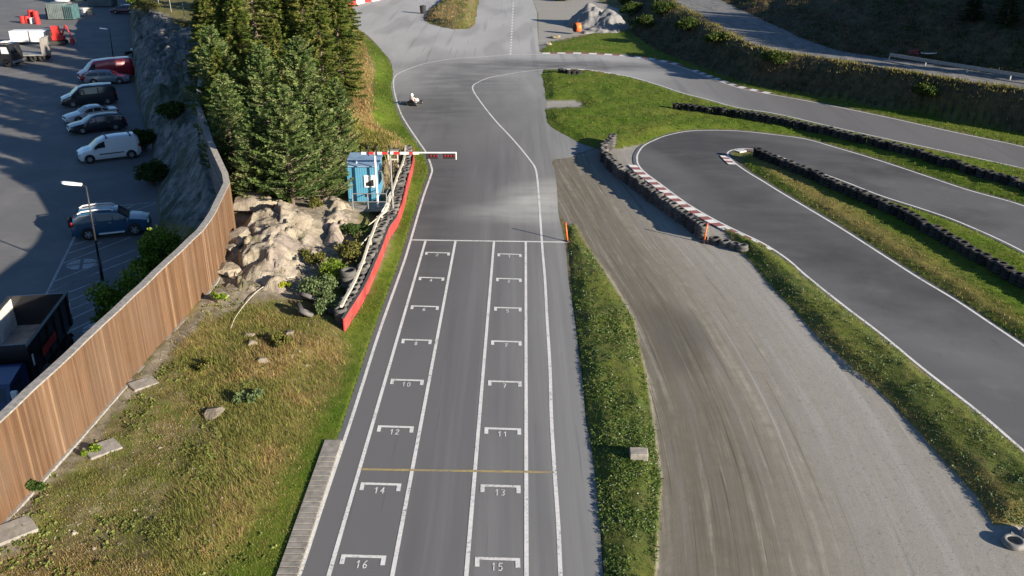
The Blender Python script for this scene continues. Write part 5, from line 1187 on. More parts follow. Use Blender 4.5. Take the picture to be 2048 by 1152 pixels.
M['suit'] = plain('pale_race_suit', (.55, .42, .42), .8, .2, 6); m2.materials.clear(); m2.materials.append(M['suit']); [setattr(p, 'use_smooth', True) for p in m2.polygons]
drv.location = kart.location; drv.rotation_euler = kart.rotation_euler; tag(drv, 'kart driver in a pale suit and white helmet seated with hands on the wheel', 'person')
mb = MB(); mb.lathe([(0, -.15), (.10, -.14), (.135, -.06), (.145, .03), (.12, .11), (.06, .155), (0, .165)], (-.33, 0, .93), 'Z', 16); mb.build('helmet', M['white'], drv, True)
mb = MB(); v = [( -.33 + .150 * math.cos(a), .150 * math.sin(a), z) for z in (.90, .97) for a in np.linspace(-1.1, 1.1, 9)]; mb.add(v, [(i, i+1, 10+i, 9+i) for i in range(8)]); mb.build('visor', M['glass'], drv)

# ================================================================== vegetation
def blades(name, pts, hgt, wid, col, rs, nb=5, spread=.10, lean=.5):
    """tufts of thin leaves: pts Nx3, hgt N, col Nx3"""
    Nn = len(pts); k = Nn * nb
    b = np.repeat(pts, nb, 0) + np.c_[rs.normal(0, spread, (k, 2)), np.full(k, -.01)]
    h = np.repeat(hgt, nb) * rs.uniform(.5, 1.2, k); a = rs.uniform(0, 2 * np.pi, k); le = h * rs.uniform(0, lean, k)
    w_ = np.repeat(wid, nb) if np.ndim(wid) else wid
    dx = np.cos(a + 1.57) * w_; dy = np.sin(a + 1.57) * w_
    tip = b + np.c_[np.cos(a) * le, np.sin(a) * le, h]
    V_ = np.empty((k * 3, 3)); V_[0::3] = b - np.c_[dx, dy, np.zeros(k)]; V_[1::3] = b + np.c_[dx, dy, np.zeros(k)]; V_[2::3] = tip
    c = np.clip(np.repeat(col, nb, 0) * rs.uniform(.75, 1.25, (k, 1)), 0, 1); cc = np.repeat(c, 3, 0)
    return meshobj(name, V_, np.arange(k * 3).reshape(-1, 3), M['leaf'], col=cc)
def leaves(cen, dirs, size, asp, col, rs, up=.3):
    """diamond leaves: cen Nx3, dirs Nx3 (unit-ish)"""
    k = len(cen); d = dirs / (np.linalg.norm(dirs, axis=1)[:, None] + 1e-9)
    r = rs.normal(0, 1, (k, 3)); r[:, 2] *= up; s = np.cross(d, r); s /= np.linalg.norm(s, axis=1)[:, None] + 1e-9
    L = (size * rs.uniform(.7, 1.3, k))[:, None]; w_ = L * asp
    V_ = np.empty((k * 4, 3)); V_[0::4] = cen - d * L * .5; V_[1::4] = cen + s * w_ * .5; V_[2::4] = cen + d * L * .5; V_[3::4] = cen - s * w_ * .5
    return V_, np.arange(k * 4).reshape(-1, 4), np.repeat(col, 4, 0)
def palette(cols, k, rs, var=.2):
    c = np.array(cols)[rs.randint(0, len(cols), k)]; return np.clip(c * rs.uniform(1 - var, 1 + var, (k, 1)), 0, 1)

def conifer(seed, H, R, kind):
    rs = np.random.RandomState(seed); C_, D_, Cl = [], [], []
    tr_m = MB(); tr_m.tube((0, 0, -.4), (0, 0, H * .55), .16 * H / 9, .09 * H / 9, 9); tr_m.tube((0, 0, H * .55), (.05, 0, H * .98), .09 * H / 9, .02, 7)
    z = H * (.10 if kind != 'bare' else .42); z0 = z
    pal = {'pine': [(.065,.11,.032),(.10,.15,.045),(.14,.19,.06),(.18,.22,.085)], 'spruce': [(.05,.08,.014),(.08,.115,.02),(.12,.145,.028),(.16,.165,.04)],
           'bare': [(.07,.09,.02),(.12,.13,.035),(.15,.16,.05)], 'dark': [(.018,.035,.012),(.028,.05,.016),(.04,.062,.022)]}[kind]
    while z < H * .985:
        f = (z - z0) / (H - z0); nb = rs.randint(5, 8) if kind != 'bare' else rs.randint(3, 6)
        a0 = rs.uniform(0, 6.3)
        for b in range(nb):
            L = R * (1 - f) ** (.75 if kind != 'pine' else .62) * rs.uniform(.62, 1.15) + .15
            az = a0 + b * 2 * np.pi / nb + rs.uniform(-.3, .3); droop = {'pine': .10, 'spruce': -.22, 'bare': -.15, 'dark': -.25}[kind] + rs.uniform(-.12, .12)
            curve = .30 if kind == 'pine' else .16
            tr_m.tube((0, 0, z), (math.cos(az) * L * .8, math.sin(az) * L * .8, z + droop * L * .8 + curve * L * .64), .022 + .012 * L / R, .008, 4, 0, False)
            st = .14 if kind != 'dark' else .26
            t = np.arange(.22 * L if f < .6 else .05 * L, L, st)
            if len(t) == 0: continue
            m = rs.randint(9, 13) if kind != 'dark' else 8
            tt = np.repeat(t, m); u = tt / L; k = len(tt)
            half = .34 * (1 - .55 * u) * (L / R * .6 + .5) * rs.uniform(-1, 1, k)
            cxx = np.cos(az) * tt - np.sin(az) * half; cyy = np.sin(az) * tt + np.cos(az) * half
            czz = z + droop * tt + curve * tt * tt / L + rs.normal(0, .05, k) + rs.uniform(-.08, .10, k)
            C_.append(np.c_[cxx, cyy, czz])
            sd_ = np.sign(half)
            D_.append(np.c_[np.cos(az) * 1.0 - np.sin(az) * sd_ * .8, np.sin(az) + np.cos(az) * sd_ * .8, (.55 if kind == 'pine' else .05) + rs.normal(0, .25, k)] + rs.normal(0, .18, (k, 3)))
            base = np.array(pal[rs.randint(0, len(pal))]); Cl.append(np.clip(base * rs.uniform(.7, 1.3, (k, 1)), 0, 1))
        z += {'pine': .30, 'spruce': .32, 'bare': .5, 'dark': .45}[kind] * rs.uniform(.8, 1.2)
    cen = np.concatenate(C_); d = np.concatenate(D_); col = np.concatenate(Cl)
    size = np.full(len(cen), {'pine': .24, 'spruce': .25, 'bare': .28, 'dark': .42}[kind])
    V_, F_, c = leaves(cen, d, size, .34 if kind != 'dark' else .45, col, rs)
    return V_, F_, c, tr_m
TREE = {}
def proto(kind, i):
    key = (kind, i)
    if key not in TREE:
        H = {'pine': 9.0, 'spruce': 15.0, 'bare': 14.0, 'dark': 12.0}[kind]; R = {'pine': 2.3, 'spruce': 3.0, 'bare': 2.6, 'dark': 2.9}[kind]
        V_, F_, c, tm = conifer(10 + i * 7 + len(kind), H, R, kind)
        a = meshobj('crown', V_, F_, M['leaf'], col=c); b = tm.build('trunk', M['bark'], None, True)
        TREE[key] = (a.data, b.data, H); bpy.data.objects.remove(a); bpy.data.objects.remove(b)
    return TREE[key]
def tree(name, kind, i, X, Y, H, lab, cat, grp=None, wide=1.0, z=None, crown=True):
    cm, tm, H0 = proto(kind, i); s = H / H0
    o = empty(name, (X, Y, (GZ(X, Y) if z is None else z) - .1), (X * 7.3 + Y * 3.1) % 6.28, lab, cat, grp); o.scale = (s * wide, s * wide, s)
    a = bpy.data.objects.new('crown', cm); C.objects.link(a); a.parent = o
    b = bpy.data.objects.new('trunk', tm); C.objects.link(b); b.parent = o
    return o
front = [ # px, py of the foot; height; kind
 (470,352,6.6,'pine',0,1.0,'leftmost blue green pine, close to the corner of the plank fence'),
 (520,392,5.6,'pine',1,1.05,'small blue green pine in the front row above the shaded boulders'),
 (585,398,6.9,'pine',2,1.05,'tall blue green pine in the middle of the front row'),
 (648,394,6.6,'pine',0,1.0,'blue green pine in the front row nearest to the blue cabin'),
 (684,345,6.2,'pine',1,.9,'pine directly behind the left side of the blue cabin'),
 (545,335,7.6,'pine',1,1.0,'pine standing behind the small front pine'),
 (618,330,8.0,'pine',2,1.0,'pine behind the gap between the two tall front pines'),
 (655,268,10.5,'spruce',0,.8,'olive spruce behind the cabin side of the pines'),
 (470,265,9.0,'spruce',1,.8,'yellow green spruce beside the bend of the plank fence'),
 (530,240,12.5,'bare',0,1.0,'tall thin tree with a bare pale trunk standing out of the forest'),
 (590,235,12.0,'spruce',2,.85,'broad spruce in the middle of the forest'),
 (685,205,12.5,'spruce',1,.75,'dark spruce at the right edge of the forest beside the dry grass strip'),
 (462,185,10.0,'spruce',2,.8,'yellow green spruce next to the narrow top of the plank fence'),
 (640,175,14.0,'spruce',0,.85,'tall spruce in the back of the forest near the far bend'),
 (540,150,13.0,'spruce',1,.9,'tall spruce in the back of the forest behind the bare trunk'),
 (672,118,14.5,'spruce',2,.8,'last spruce before the red and white barrier row'),
 (590,110,14.0,'spruce',0,.9,'far spruce cut by the top edge, in the middle of the forest'),
 (478,110,11.5,'spruce',1,.9,'far spruce cut by the top edge, above the end of the plank fence'),
 (650,60,14.0,'spruce',1,.9,'farthest spruce on the right, its crown cut by the top edge'),
 (540,60,14.0,'spruce',2,.9,'farthest spruce on the left, its crown cut by the top edge'),
 (505,330,7.0,'spruce',2,.8,'spruce filling the forest edge between the leftmost pine and the one behind'),
 (575,290,9.0,'spruce',0,.8,'spruce in the second row behind the middle front pine'),
 (450,300,8.0,'pine',2,.95,'pine squeezed against the rear of the plank fence bend'),
 (500,205,11.0,'spruce',0,1.0,'olive spruce left of the bare trunk'),
 (560,185,12.5,'spruce',1,1.0,'olive spruce right of the bare trunk'),
 (620,210,12.5,'spruce',2,1.0,'olive spruce deep in the forest behind the cabin pines'),
 (450,140,10.5,'spruce',0,1.0,'yellow green spruce beside the far end of the plank fence'),
 (505,85,12.0,'spruce',2,1.0,'far spruce behind the upper end of the bare trunk'),
 (620,140,14.0,'spruce',1,1.0,'olive spruce deep in the forest on the far bend side'),
 (455,60,11.0,'spruce',1,1.1,'spruce on the cliff top right beside the pale posts'),
 (610,35,14.0,'spruce',0,1.0,'far spruce in the middle of the top edge'),
 (695,75,11.5,'spruce',0,.8,'slim spruce leaning over the dry strip at the far bend'),
 (462,322,7.5,'spruce',1,1.0,'spruce hard against the rear of the fence bend'),
 (440,235,9.0,'spruce',0,1.1,'spruce hard against the fence, halfway along its narrow part'),
 (432,170,9.5,'spruce',1,1.1,'spruce hard against the upper third of the plank fence'),
 (436,105,10.5,'spruce',2,1.1,'spruce overhanging the far tip of the plank fence'),
 (500,270,10.0,'spruce',1,1.1,'olive spruce in the left middle of the forest'),
 (465,20,12.0,'spruce',0,1.0,'far spruce at the top edge, nearest to the cliff top'),
]
for a, b, H, kind, i, wd, lab in front:
    wd *= 1.15 if kind != 'pine' else 1.12
    x, y = P(a, b, 2.2 if a < 640 else 1.4); x = float(x); y = float(y)
    tree('pine_tree' if kind == 'pine' else 'spruce_tree' if kind == 'spruce' else 'bare_trunk_tree', kind, i, x, y, H, lab, 'tree', 'forest trees between the fence and the track', wd)
rr = random.Random(31)
# forest beyond the top edge of the picture, behind the visible trees
for k in range(14):
    x = rr.uniform(-50, -26); y = rr.uniform(150, 195)
    tree('spruce_tree', 'spruce', rr.randint(0, 2), x, y, rr.uniform(12, 15), 'spruce in the forest beyond the end of the plank fence', 'tree', 'spruces beyond the end of the fence')
# dark wood on the hillside at the right
nfor = 0
for row in range(16):
    for k in range(14):
        x = 36 + row * 3.6 + rr.uniform(-1.3, 1.3); y = 44 + k * 4.6 + rr.uniform(-1.6, 1.6)
        A, B_ = np.array([x]), np.array([y])
        if not inpoly(A, B_, BACK_POLY)[0] or y > 96: continue
        dd = float(dpl(A, B_, BACK)[0])
        if dd < 4.6 or dd > 34: continue
        H = min(13, max(5, (dd + 7.5) / .95 - dd * .5)); 
        if y > 92: H = min(H, 7.5)
        zg = GZ(x, y)
        while H > 3.5:
            L = (zg + H) / math.tan(SUN_EL); tip = (np.array([x - sd.x / math.cos(SUN_EL) * L + 3.0]), np.array([y - sd.y / math.cos(SUN_EL) * L]))
            if inpoly(tip[0], tip[1], TOE_POLY)[0]: break
            H -= .5
        if H <= 3.5: continue
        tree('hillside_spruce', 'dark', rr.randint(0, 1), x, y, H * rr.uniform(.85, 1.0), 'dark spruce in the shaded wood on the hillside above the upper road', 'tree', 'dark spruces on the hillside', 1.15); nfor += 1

# ---- leafy bushes
def bush(name, px_, R, H, pal, lab, cat='bush', n_=2600, size=.13, seed=0, grp=None, pos=None, asp=.6):
    p = G(*px_) if pos is None else Vector(pos); rs = np.random.RandomState(seed + 5)
    o = empty(name, p, 0, lab, cat, grp)
    nl = max(5, int(n_ / 170)); a = rs.uniform(0, 6.28, nl); rr_ = np.sqrt(rs.uniform(0, 1, nl)) * R * .75; hz_ = H * (1 - (rr_ / R) ** 2 * .6) * rs.uniform(.45, 1., nl)
    lc = np.c_[np.cos(a) * rr_, np.sin(a) * rr_, hz_]; lr = R * rs.uniform(.22, .42, nl)
    i = rs.randint(0, nl, n_); d = rs.normal(0, 1, (n_, 3)); d /= np.linalg.norm(d, axis=1)[:, None]
    cen = lc[i] + d * (lr[i] * rs.uniform(.5, 1.05, n_))[:, None] * np.array([1, 1, .8]); cen[:, 2] = np.maximum(cen[:, 2], .03)
    V_, F_, c = leaves(cen, rs.normal(0, 1, (n_, 3)) + d * .5, np.full(n_, size), asp, palette(pal, n_, rs, .3), rs, .8)
    meshobj('foliage', V_, F_, M['leaf'], o, col=c)
    mb = MB()
    for k in range(nl): mb.tube((0, 0, -.15), tuple(lc[k]), .03, .012, 5, 0, False)
    mb.build('branches', M['bark'], o); return o
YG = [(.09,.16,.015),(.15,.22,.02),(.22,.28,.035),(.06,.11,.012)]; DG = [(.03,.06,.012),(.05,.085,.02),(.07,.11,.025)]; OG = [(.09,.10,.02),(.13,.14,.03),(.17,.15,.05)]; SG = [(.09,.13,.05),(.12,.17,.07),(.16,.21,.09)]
fpt = lambda i, off: np.array(offset(FXY, off))[i]
def lotbush(px_, py_, zz, R, H, pal, lab, seed):
    q = P3(px_, py_, zz); z0 = GZ(q.x, q.y); bush('lot_bush', None, R, q.z - z0 + .3, pal, lab, n_=5200, size=.17, seed=seed, pos=(q.x, q.y, z0), grp='bushes between the lot and the fence')
lotbush(318, 462, 2.2, 1.7, 0, YG, 'bright yellow green bush right in front of the blue off road car', 1)
lotbush(242, 552, 2.2, 1.7, 0, YG, 'bright bush between the lower street lamp and the plank fence', 2)
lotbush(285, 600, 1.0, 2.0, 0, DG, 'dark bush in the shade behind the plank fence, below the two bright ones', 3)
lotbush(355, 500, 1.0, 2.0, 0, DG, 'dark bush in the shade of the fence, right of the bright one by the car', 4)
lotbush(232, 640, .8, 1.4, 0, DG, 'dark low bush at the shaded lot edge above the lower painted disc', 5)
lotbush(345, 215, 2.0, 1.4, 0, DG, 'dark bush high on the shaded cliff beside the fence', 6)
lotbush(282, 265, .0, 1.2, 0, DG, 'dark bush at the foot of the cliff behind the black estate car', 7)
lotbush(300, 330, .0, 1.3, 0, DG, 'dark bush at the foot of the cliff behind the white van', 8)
bush('cliff_grass_clump', (292,22), 2.2, 1.2, OG, 'golden dry grass clump on the far cliff top', n_=2600, size=.3, seed=9, asp=.15)
bush('cliff_grass_clump', (362,58), 1.6, .8, OG, 'golden grass clump on the cliff top close to the tallest post', n_=1800, size=.3, seed=10, asp=.15)
bush('cliff_bush', (272,10), 1.6, 1.4, YG, 'light green bush at the far end of the cliff top', n_=2200, size=.2, seed=11)
for k, (x, y, R, H, pal, lab) in enumerate(((640,592,1.2,.7,SG,'grey green bush with broad leaves above the loose tyres'),(668,560,1.0,.8,YG,'yellow green bush left of the tall grey tyre stack'),(622,520,.9,.6,OG,'low golden bush at the right foot of the bare rock'),
        (712,470,.8,.7,DG,'dark green bush under the viewing platform'),(700,515,1.0,.7,OG,'olive bush between rock and timber rail'),(655,626,.9,.6,SG,'leafy plant growing over the loose tyres'),(627,418,.7,.7,OG,'olive shrub in the cleft between the two pale rocks'),
        (570,404,.9,.6,YG,'yellow green bush at the foot of the middle pines'),(770,322,.7,.5,YG,'small bush between the cabin and the framed board'),(740,300,1.0,.5,OG,'rusty bush behind the blue cabin'),(478,398,.9,.6,YG,'bush with yellow leaves in the shade beside the fence corner'),
        (438,605,.5,.5,YG,'small green plant at the concrete slab by the rock'),(572,577,.35,.3,[(.35,.36,.03),(.28,.32,.03)],'small bright yellow plant on the bare rock'),(72,985,.45,.5,DG,'small dark green bush touching the fence foot'),
        (500,800,.6,.3,SG,'grey green shrub in the middle of the dry slope'),(560,690,.6,.3,OG,'olive weed clump below the loose tyres'),(180,905,.35,.25,YG,'light green plant in front of the concrete slab'),(415,735,.55,.3,OG,'olive weed clump in the dry grass near the fence'))):
    bush('bush', (x, y), R, H, pal, lab, n_=int(1500 * max(R, .5)), size=.12, seed=20 + k)
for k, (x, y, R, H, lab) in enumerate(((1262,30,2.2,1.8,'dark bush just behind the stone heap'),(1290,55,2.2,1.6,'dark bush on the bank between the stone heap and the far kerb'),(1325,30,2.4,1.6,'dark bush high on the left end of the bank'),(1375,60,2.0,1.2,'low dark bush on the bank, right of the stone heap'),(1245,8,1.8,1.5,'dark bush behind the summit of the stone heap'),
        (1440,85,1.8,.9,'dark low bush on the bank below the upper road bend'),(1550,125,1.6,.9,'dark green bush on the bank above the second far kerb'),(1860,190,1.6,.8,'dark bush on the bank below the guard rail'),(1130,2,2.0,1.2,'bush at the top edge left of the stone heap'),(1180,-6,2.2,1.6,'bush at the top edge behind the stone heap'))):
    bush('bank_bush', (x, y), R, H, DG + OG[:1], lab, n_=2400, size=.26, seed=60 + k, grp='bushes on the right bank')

# ---- grass and weeds, thickest near the camera
rs = np.random.RandomState(77)
PXL0, NPX = 6, len(np.arange(-700, 2750, 3.5)); PYL0 = 10
def scatter(Nn, box, keyf, seed):
    r = np.random.RandomState(seed); a = r.uniform(box[0], box[2], Nn); b = r.uniform(box[1], box[3], Nn)
    fi = np.clip((a + 700) / 3.5 + PXL0, 1, nc - 3); fj = np.clip((b + 70) / 3.0 + PYL0, 1, nr - 3)
    i = fi.astype(int); j_ = fj.astype(int); u = fi - i; v = fj - j_
    q = []
    for Ag in (Xg, Yg, Zg): q.append((Ag[j_, i] * (1 - u) + Ag[j_, i + 1] * u) * (1 - v) + (Ag[j_ + 1, i] * (1 - u) + Ag[j_ + 1, i + 1] * u) * v)
    X, Y, Z = q; a, b = proj(X, Y, Z); z_ = zones(a, b)
    wgt = keyf(z_, a, b); keep = r.uniform(0, 1, Nn) < wgt
    X, Y, Z, a, b = (t[keep] for t in (X, Y, Z, a, b)); d = np.hypot(X, Y)
    return np.c_[X, Y, Z], a, b, d, {k: v[keep] for k, v in z_.items()}
def lk(z_, a, b): return np.clip(z_['green'], 0, 1) * (1 - z_['gravel'])
p, a, b, d, z_ = scatter(120000, (380, -5, 2180, 1230), lk, 1)
k = len(p); sc_ = np.clip(d / 30, .8, 3.5)
mixv = fbm(p[:, 0] * .3, p[:, 1] * .3, 6)
c = np.where((mixv + rs.uniform(-.15, .15, k) > .55)[:, None], palette([(.16,.18,.03),(.20,.20,.05),(.12,.16,.02)], k, rs), palette([(.06,.12,.012),(.085,.155,.015),(.11,.185,.018)], k, rs))
vg = inpoly(p[:, 0], p[:, 1], V1) | inpoly(p[:, 0], p[:, 1], V2); c = np.where((vg & (rs.uniform(0, 1, k) < .7))[:, None], palette([(.10,.12,.04),(.14,.15,.06),(.18,.16,.07),(.07,.09,.03)], k, rs), c)
sw = (z_['straw'] > rs.uniform(.1, 1, k))[:, None]; c = np.where(sw, palette([(.26,.20,.08),(.20,.17,.05),(.30,.25,.11)], k, rs), c)
o = blades('grass', p, .055 * sc_ ** .6 * rs.uniform(.6, 1.6, k), .010 * sc_, c, rs, 5, .07); tag(o, 'short green grass on the verges and islands beside the track', 'grass', kind='stuff')
# left slope: dry grass, stalks and weeds
LBK = [(0,1060),(190,850),(262,768),(347,670),(412,600),(470,480),(600,520),(690,520),(760,500),(700,680),(690,760),(600,1000),(540,1240),(-200,1240)]
def lk2(z_, a, b): return inpoly(a, b, LBK) * (1 - .85 * z_['stone']) * (1 - .75 * z_['green']) * np.clip(.35 + 1.5 * (fbm(a / 60, b / 60, 14) - .3), .15, 1)
p, a, b, d, z_ = scatter(80000, (-100, 470, 780, 1230), lk2, 2)
k = len(p); mixv = fbm(p[:, 0] * .5, p[:, 1] * .5, 16)
c = np.where((mixv + rs.uniform(-.12, .12, k) > .52)[:, None], palette([(.30,.21,.09),(.36,.27,.13),(.25,.16,.07),(.30,.26,.07)], k, rs, .3), palette([(.14,.16,.04),(.19,.20,.045),(.24,.23,.07)], k, rs, .3))
o = blades('dry_grass', p, (.05 + .09 * np.clip(z_['straw'], 0, 1)) * rs.uniform(.5, 1.8, k), .010, c, rs, 6, .09, 1.1); tag(o, 'dry yellow and brown grass covering the slope right of the plank fence', 'grass', kind='stuff')
# broad leaved weeds
def weeds(name, lab, Nn, box, keyf, pal, size, hgt, seed, m=9, flower=None):
    p, a, b, d, z_ = scatter(Nn, box, keyf, seed); r = np.random.RandomState(seed + 1); k = len(p) * m
    c0 = np.repeat(p, m, 0) + r.normal(0, 1, (k, 3)) * np.array([hgt * .9, hgt * .9, 0]); c0[:, 2] += r.uniform(.02, hgt, k)
    col = np.repeat(palette(pal, len(p), r, .3), m, 0) * r.uniform(.75, 1.25, (k, 1))
    if flower is not None: fm_ = r.uniform(0, 1, k) < flower; col[fm_] = (.42, .46, .36)
    dr = r.normal(0, 1, (k, 3)); dr[:, 2] *= .4
    V_, F_, c = leaves(c0, dr, np.full(k, size), .7, np.clip(col, 0, 1), r, 1.6)
    o = meshobj(name, V_, F_, M['leaf'], col=c); return tag(o, lab, 'weeds', kind='stuff')
v1p = VERGE1_PX
weeds('verge_weeds', 'leafy weeds with tiny pale flowers filling the verge between track and gravel', 9500, (1120, 440, 1340, 1240), lambda z_, a, b: inpoly(a, b, v1p) * np.clip(3.2 * (fbm(a / 40, b / 55, 24) - .38), .04, 1), [(.06,.11,.02),(.09,.15,.03),(.13,.19,.045),(.16,.21,.07)], .065, .06, 30, 7, .03)
weeds('clover_strip', 'pale leafy clover along the verge between gravel and hairpin', 17000, (1440, 450, 2180, 1240), lambda z_, a, b: (z_['green'] > .5) * inpoly(a, b, VERGE2_PX) * np.clip(2.6 * (fbm(a / 30, b / 30, 27) - .42), 0, 1), [(.09,.13,.045),(.12,.17,.07),(.15,.19,.09),(.07,.10,.03)], .07, .07, 33, 7, .03)
weeds('ground_leaves', 'patches of round light green leaves on the slope near the fence foot', 3600, (-60, 600, 560, 1240), lambda z_, a, b: inpoly(a, b, LBK) * (fbm(a / 70, b / 50, 37) > .56) * (1 - z_['green'] * .8), [(.18,.21,.06),(.23,.26,.08),(.14,.17,.04)], .10, .05, 36, 6)
def lk4(z_, a, b): return ((b > 0) & (a > 1230)) * 1.0
# bank cover on the right
p, a, b, d, z_ = scatter(60000, (1235, 0, 2150, 280), lambda z_, a, b: np.ones(a.shape) * np.clip(.2 + 1.8 * (fbm(a / 30, b / 14, 44) - .3), .1, 1), 40)
it = inpoly(p[:, 0], p[:, 1], TOE_POLY) & ~(inpoly(p[:, 0], p[:, 1], offset(CREST, 1.0) + CREST_POLY[len(CREST):]) & ~inpoly(p[:, 0], p[:, 1], offset(BACK, -.1) + BACK_POLY[len(BACK):]))
p = p[it]; k = len(p); crest_d = dpl(p[:, 0], p[:, 1], CREST)
c = np.where((fbm(p[:, 0] * .4, p[:, 1] * .4, 45) > .52)[:, None], palette([(.12,.08,.045),(.16,.11,.055),(.09,.06,.035)], k, rs, .3), palette([(.04,.055,.015),(.06,.075,.02),(.08,.09,.03)], k, rs, .3))
c = np.where((crest_d < .8)[:, None], palette([(.22,.20,.06),(.18,.18,.04),(.26,.21,.09)], k, rs, .2), c)  # crest tufts coloured yellower, painting the low sun along the edge
o = blades('bank_growth', p, .24 * rs.uniform(.4, 1.4, k), .04, c, rs, 6, .3, 1.3); tag(o, 'rough brown and green growth covering the bank below the upper road', 'undergrowth', kind='stuff')
# far island, dry strip and forest floor
p, a, b, d, z_ = scatter(26000, (430, -5, 965, 420), lambda z_, a, b: np.maximum(inpoly(a, b, TOPISL_PX) * 1.0, z_['straw']) , 50)
k = len(p)
o = blades('straw_grass', p, .30 * rs.uniform(.4, 1.3, k), .03, np.where((fbm(p[:, 0] * .4, p[:, 1] * .2, 46) > .5)[:, None], palette([(.34,.24,.10),(.28,.20,.08),(.36,.24,.12)], k, rs), palette([(.14,.15,.03),(.20,.19,.05)], k, rs)), rs, 6, .2, .9); tag(o, 'tall straw coloured grass on the dry strip and the far island', 'grass', kind='stuff')
# tall reeds between cabin and rail
rp = []
for t in np.linspace(0, 1, 60):
    x = 762 + 32 * t + rs.uniform(-8, 8); y = 400 - 90 * t; q = G(x, y); rp.append(q)
rp = np.array(rp); o = blades('dry_reeds', rp, rs.uniform(.7, 1.3, len(rp)), .02, palette([(.42,.34,.22),(.34,.27,.16)], len(rp), rs), rs, 7, .2, .5); tag(o, 'tall dry reeds between the blue cabin and the timber rail', 'reeds', kind='stuff')

# ---- bare rock
def rock_patch(name, px_poly, zlift, seed, lab, cell=1.5, amp=.55, mat=None, thr=1.2):
    r = np.random.RandomState(seed); poly = [(float(G(*q).x), float(G(*q).y)) for q in px_poly]
    xs = [q[0] for q in poly]; ys = [q[1] for q in poly]; st = .085
    gx_ = np.arange(min(xs), max(xs), st); gy_ = np.arange(min(ys), max(ys), st); X, Y = np.meshgrid(gx_, gy_)
    wx_ = X + (fbm(X * .9, Y * .9, seed) - .5) * .7; wy_ = Y + (fbm(X * .9, Y * .9, seed + 3) - .5) * .7
    area = (max(xs) - min(xs)) * (max(ys) - min(ys)); ns = int(area / cell ** 2)
    d1 = np.full(X.shape, 1e9); d2 = np.full(X.shape, 1e9); zi = np.zeros(X.shape)
    for cc_, am, tl in ((cell, amp, .10), (cell * .38, amp * .28, .10)):
        n2 = int(area / cc_ ** 2); e1 = np.full(X.shape, 1e9); e2 = np.full(X.shape, 1e9); zc = np.zeros(X.shape)
        qx_ = r.uniform(min(xs), max(xs), n2); qy_ = r.uniform(min(ys), max(ys), n2); of_ = r.uniform(-.5, .5, n2) * am; ta = r.normal(0, tl * .8, n2); tb_ = r.normal(.05, tl, n2); an = r.uniform(0, 3.14, n2)
        for i in range(n2):
            ux = wx_ - qx_[i]; uy = wy_ - qy_[i]; m0 = (np.abs(ux) < cc_ * 3) & (np.abs(uy) < cc_ * 3)
            if not m0.any(): continue
            ca, sa = math.cos(an[i]), math.sin(an[i])
            dd = np.maximum(np.abs(ux * ca + uy * sa) * .75, np.abs(-ux * sa + uy * ca) * 1.2)
            m = (dd < e1) & m0; e2 = np.where(m, e1, np.where(m0, np.minimum(e2, dd), e2)); zc = np.where(m, of_[i] + np.clip(ta[i] * (X - qx_[i]) + tb_[i] * (Y - qy_[i]), -.4, .4), zc); e1 = np.where(m, dd, e1)
        zi = zi + zc
        if cc_ == cell: d1, d2 = e1, e2
    crack = sst(0, .07, d2 - d1)
    s = sdp(X, Y, poly) + (fbm(X * .8, Y * .8, seed + 9) - .5) * 1.6
    base = hfun(X, Y); Z = base + (np.abs(fbm(X * 1.8, Y * 1.8, seed + 30) - .5)) * -.25 * sst(0, .6, s) + zlift * sst(0, thr, s) + zi * sst(.0, .6, s) - .22 * (1 - crack) + (fbm(X * 3, Y * 3, seed + 12) - .5) * .10 + (np.round(fbm(X * .6 + Y * .25, Y * .9, seed + 15) * 9) / 9 - .5) * .35
    Z = np.where(s > 0, Z, base - .15 - np.minimum(-s, 1) * .4)
    keep = s > -.5
    idx = np.arange(X.size).reshape(X.shape); ok = keep[:-1, :-1] & keep[1:, 1:] & keep[1:, :-1] & keep[:-1, 1:]
    F_ = np.stack([idx[:-1, :-1][ok], idx[:-1, 1:][ok], idx[1:, 1:][ok], idx[1:, :-1][ok]], 1)
    c0 = np.array([X.mean(), Y.mean(), 0]); V_ = np.stack([X.ravel(), Y.ravel(), Z.ravel()], 1) - c0
    used = np.unique(F_); mp = np.zeros(len(V_), int); mp[used] = np.arange(len(used))
    o = meshobj(name, V_[used], mp[F_], mat, attrs=dict(crack=crack.ravel()[used])); o.location = c0; return tag(o, lab, 'rock')
n = N('bare_rock', .9); n.b.inputs['Specular IOR Level'].default_value = .2
f1 = n.noise(1.3, 7, None, .65); f2 = n.noise(9, 6, None, .7); f3 = n.noise(.5, 3)
c = n.ramp(f1, [(.30, (.16, .13, .10)), (.48, (.29, .25, .19)), (.66, (.41, .37, .29))])
c = n.mix(n.ramp(f3, [(.5, 0.), (.62, .55)]), c, (.20, .165, .165)); c = n.mix(n.ramp(f2, [(.32, .75), (.43, 0.)]), c, (.10, .085, .06))
c = n.mix(n.ramp(n.noise(.8, 5, n.coord((1.3, 1, 1))), [(.60, 0.), (.66, .6)]), c, (.12, .12, .05))
f4 = n.noise(3.2, 6, n.coord((1, .45, 1)), .7); c = n.mix(n.ramp(f4, [(.36, .7), (.42, 0.)]), c, (.12, .10, .08))
n.col(c); n.bump(n.math('ADD', n.math('MULTIPLY', f2, .6), f4), .8, .10); M['rock'] = n.m
rock_patch('rock_outcrop', [(470,585),(430,600),(438,560),(466,500),(474,445),(520,415),(585,415),(622,432),(636,480),(620,520),(600,560),(612,590),(560,610)], .6, 3, 'wide pale bare rock slope between the fence corner and the bushes', 2.3, .75, M['rock'], 2.0)
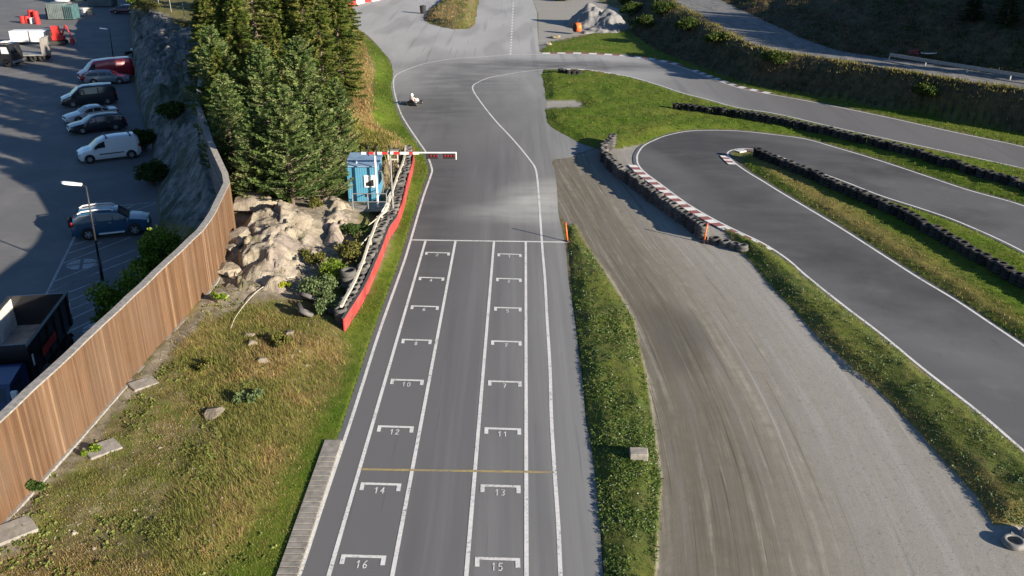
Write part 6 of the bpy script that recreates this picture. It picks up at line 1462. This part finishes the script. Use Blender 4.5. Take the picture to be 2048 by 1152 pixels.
rock_patch('rock_outcrop', [(642,430),(640,400),(690,398),(712,420),(706,470),(700,505),(660,505),(636,490)], .5, 8, 'pale block of bare rock below the blue cabin', 1.9, .45, M['rock'], 1.0)
def boulder(x, y, r, seed, lab, sq=(1, 1, .7), mt='rock'):
    import bmesh
    bm = bmesh.new(); bmesh.ops.create_icosphere(bm, subdivisions=4, radius=1.0); q = np.random.RandomState(seed)
    pl = q.normal(0, 1, (15, 3)); pl /= np.linalg.norm(pl, axis=1)[:, None]; pd = q.uniform(.5, .8, 15)
    for v in bm.verts:
        c = np.array(v.co)
        for n_, d_ in zip(pl, pd):
            e = c @ n_ - d_
            if e > 0: c = c - n_ * e
        c = c * (1 + .05 * (fbm(np.array([c[0] * 3]), np.array([c[1] * 3 + c[2] * 2]), seed)[0] - .5)); v.co = Vector((c[0] * r * sq[0], c[1] * r * sq[1], c[2] * r * sq[2]))
    me = bpy.data.meshes.new('boulder'); bm.to_mesh(me); bm.free(); me.materials.append(M[mt]); o = bpy.data.objects.new('boulder', me); C.objects.link(o)
    o.location = G(x, y) + Vector((0, 0, r * sq[2] * .35)); o.rotation_euler = (0, 0, seed * 1.3); return tag(o, lab, 'boulder', 'boulders around the rock slope')
for x, y, r, s_, lab in ((508,418,1.25,1,'big boulder in the tree shade left of the pines'),(578,424,.75,2,'block shaped boulder under the middle pine'),(545,412,.6,3,'small shaded boulder between the two larger ones'),(482,478,.8,4,'upright pale rock right at the fence corner'),(462,500,.6,5,'pale rock leaning against the fence foot'),
                      (505,688,.30,6,'pale stone in the dry grass, upper one of the pair'),(500,672,.22,7,'smaller pale stone just above the pair in the dry grass'),(580,668,.28,8,'pale stone in the weeds left of the red belt end'),(528,722,.26,9,'pale stone low in the dry grass'),(455,545,.7,10,'rounded pale rock by the fence above the small concrete slab'),(430,830,.38,11,'flat grey stone half buried in the dry slope'),(1098,90,.5,12,'flat brownish stone at the corner of the far straight and the stone heap'),(1112,76,.7,13,'brown stone at the foot of the stone heap')):
    boulder(x, y, r, s_, lab, (1.2, 1, .55))
# scattered small stones
k = 2600; a = rs.uniform(-40, 700, k); b = rs.uniform(560, 1230, k); m = inpoly(a, b, LBK) & (fbm(a / 60, b / 60, 91) > .47); a, b = a[m], b[m]; m = zones(a, b)['green'] < .1; a, b = a[m], b[m]; X, Y, Z = T(a, b); k = len(X)
ov = np.array([(1,0,0),(0,1,0),(-1,0,0),(0,-1,0),(0,0,.7),(0,0,-.3)]); of = np.array([(0,1,4),(1,2,4),(2,3,4),(3,0,4),(1,0,5),(2,1,5),(3,2,5),(0,3,5)])
sz = rs.uniform(.015, .055, k) * (1 + (rs.uniform(0, 1, k) > .93) * 1.2); Vs = (ov[None] * sz[:, None, None] * rs.uniform(.6, 1.3, (k, 6, 1)) + np.stack([X, Y, Z], 1)[:, None]).reshape(-1, 3)
Fs = (of[None] + (np.arange(k) * 6)[:, None, None]).reshape(-1, 3)
o = meshobj('scattered_stones', Vs, Fs, M['rock']); tag(o, 'small pale stones scattered over the dry slope', 'stones', kind='stuff')
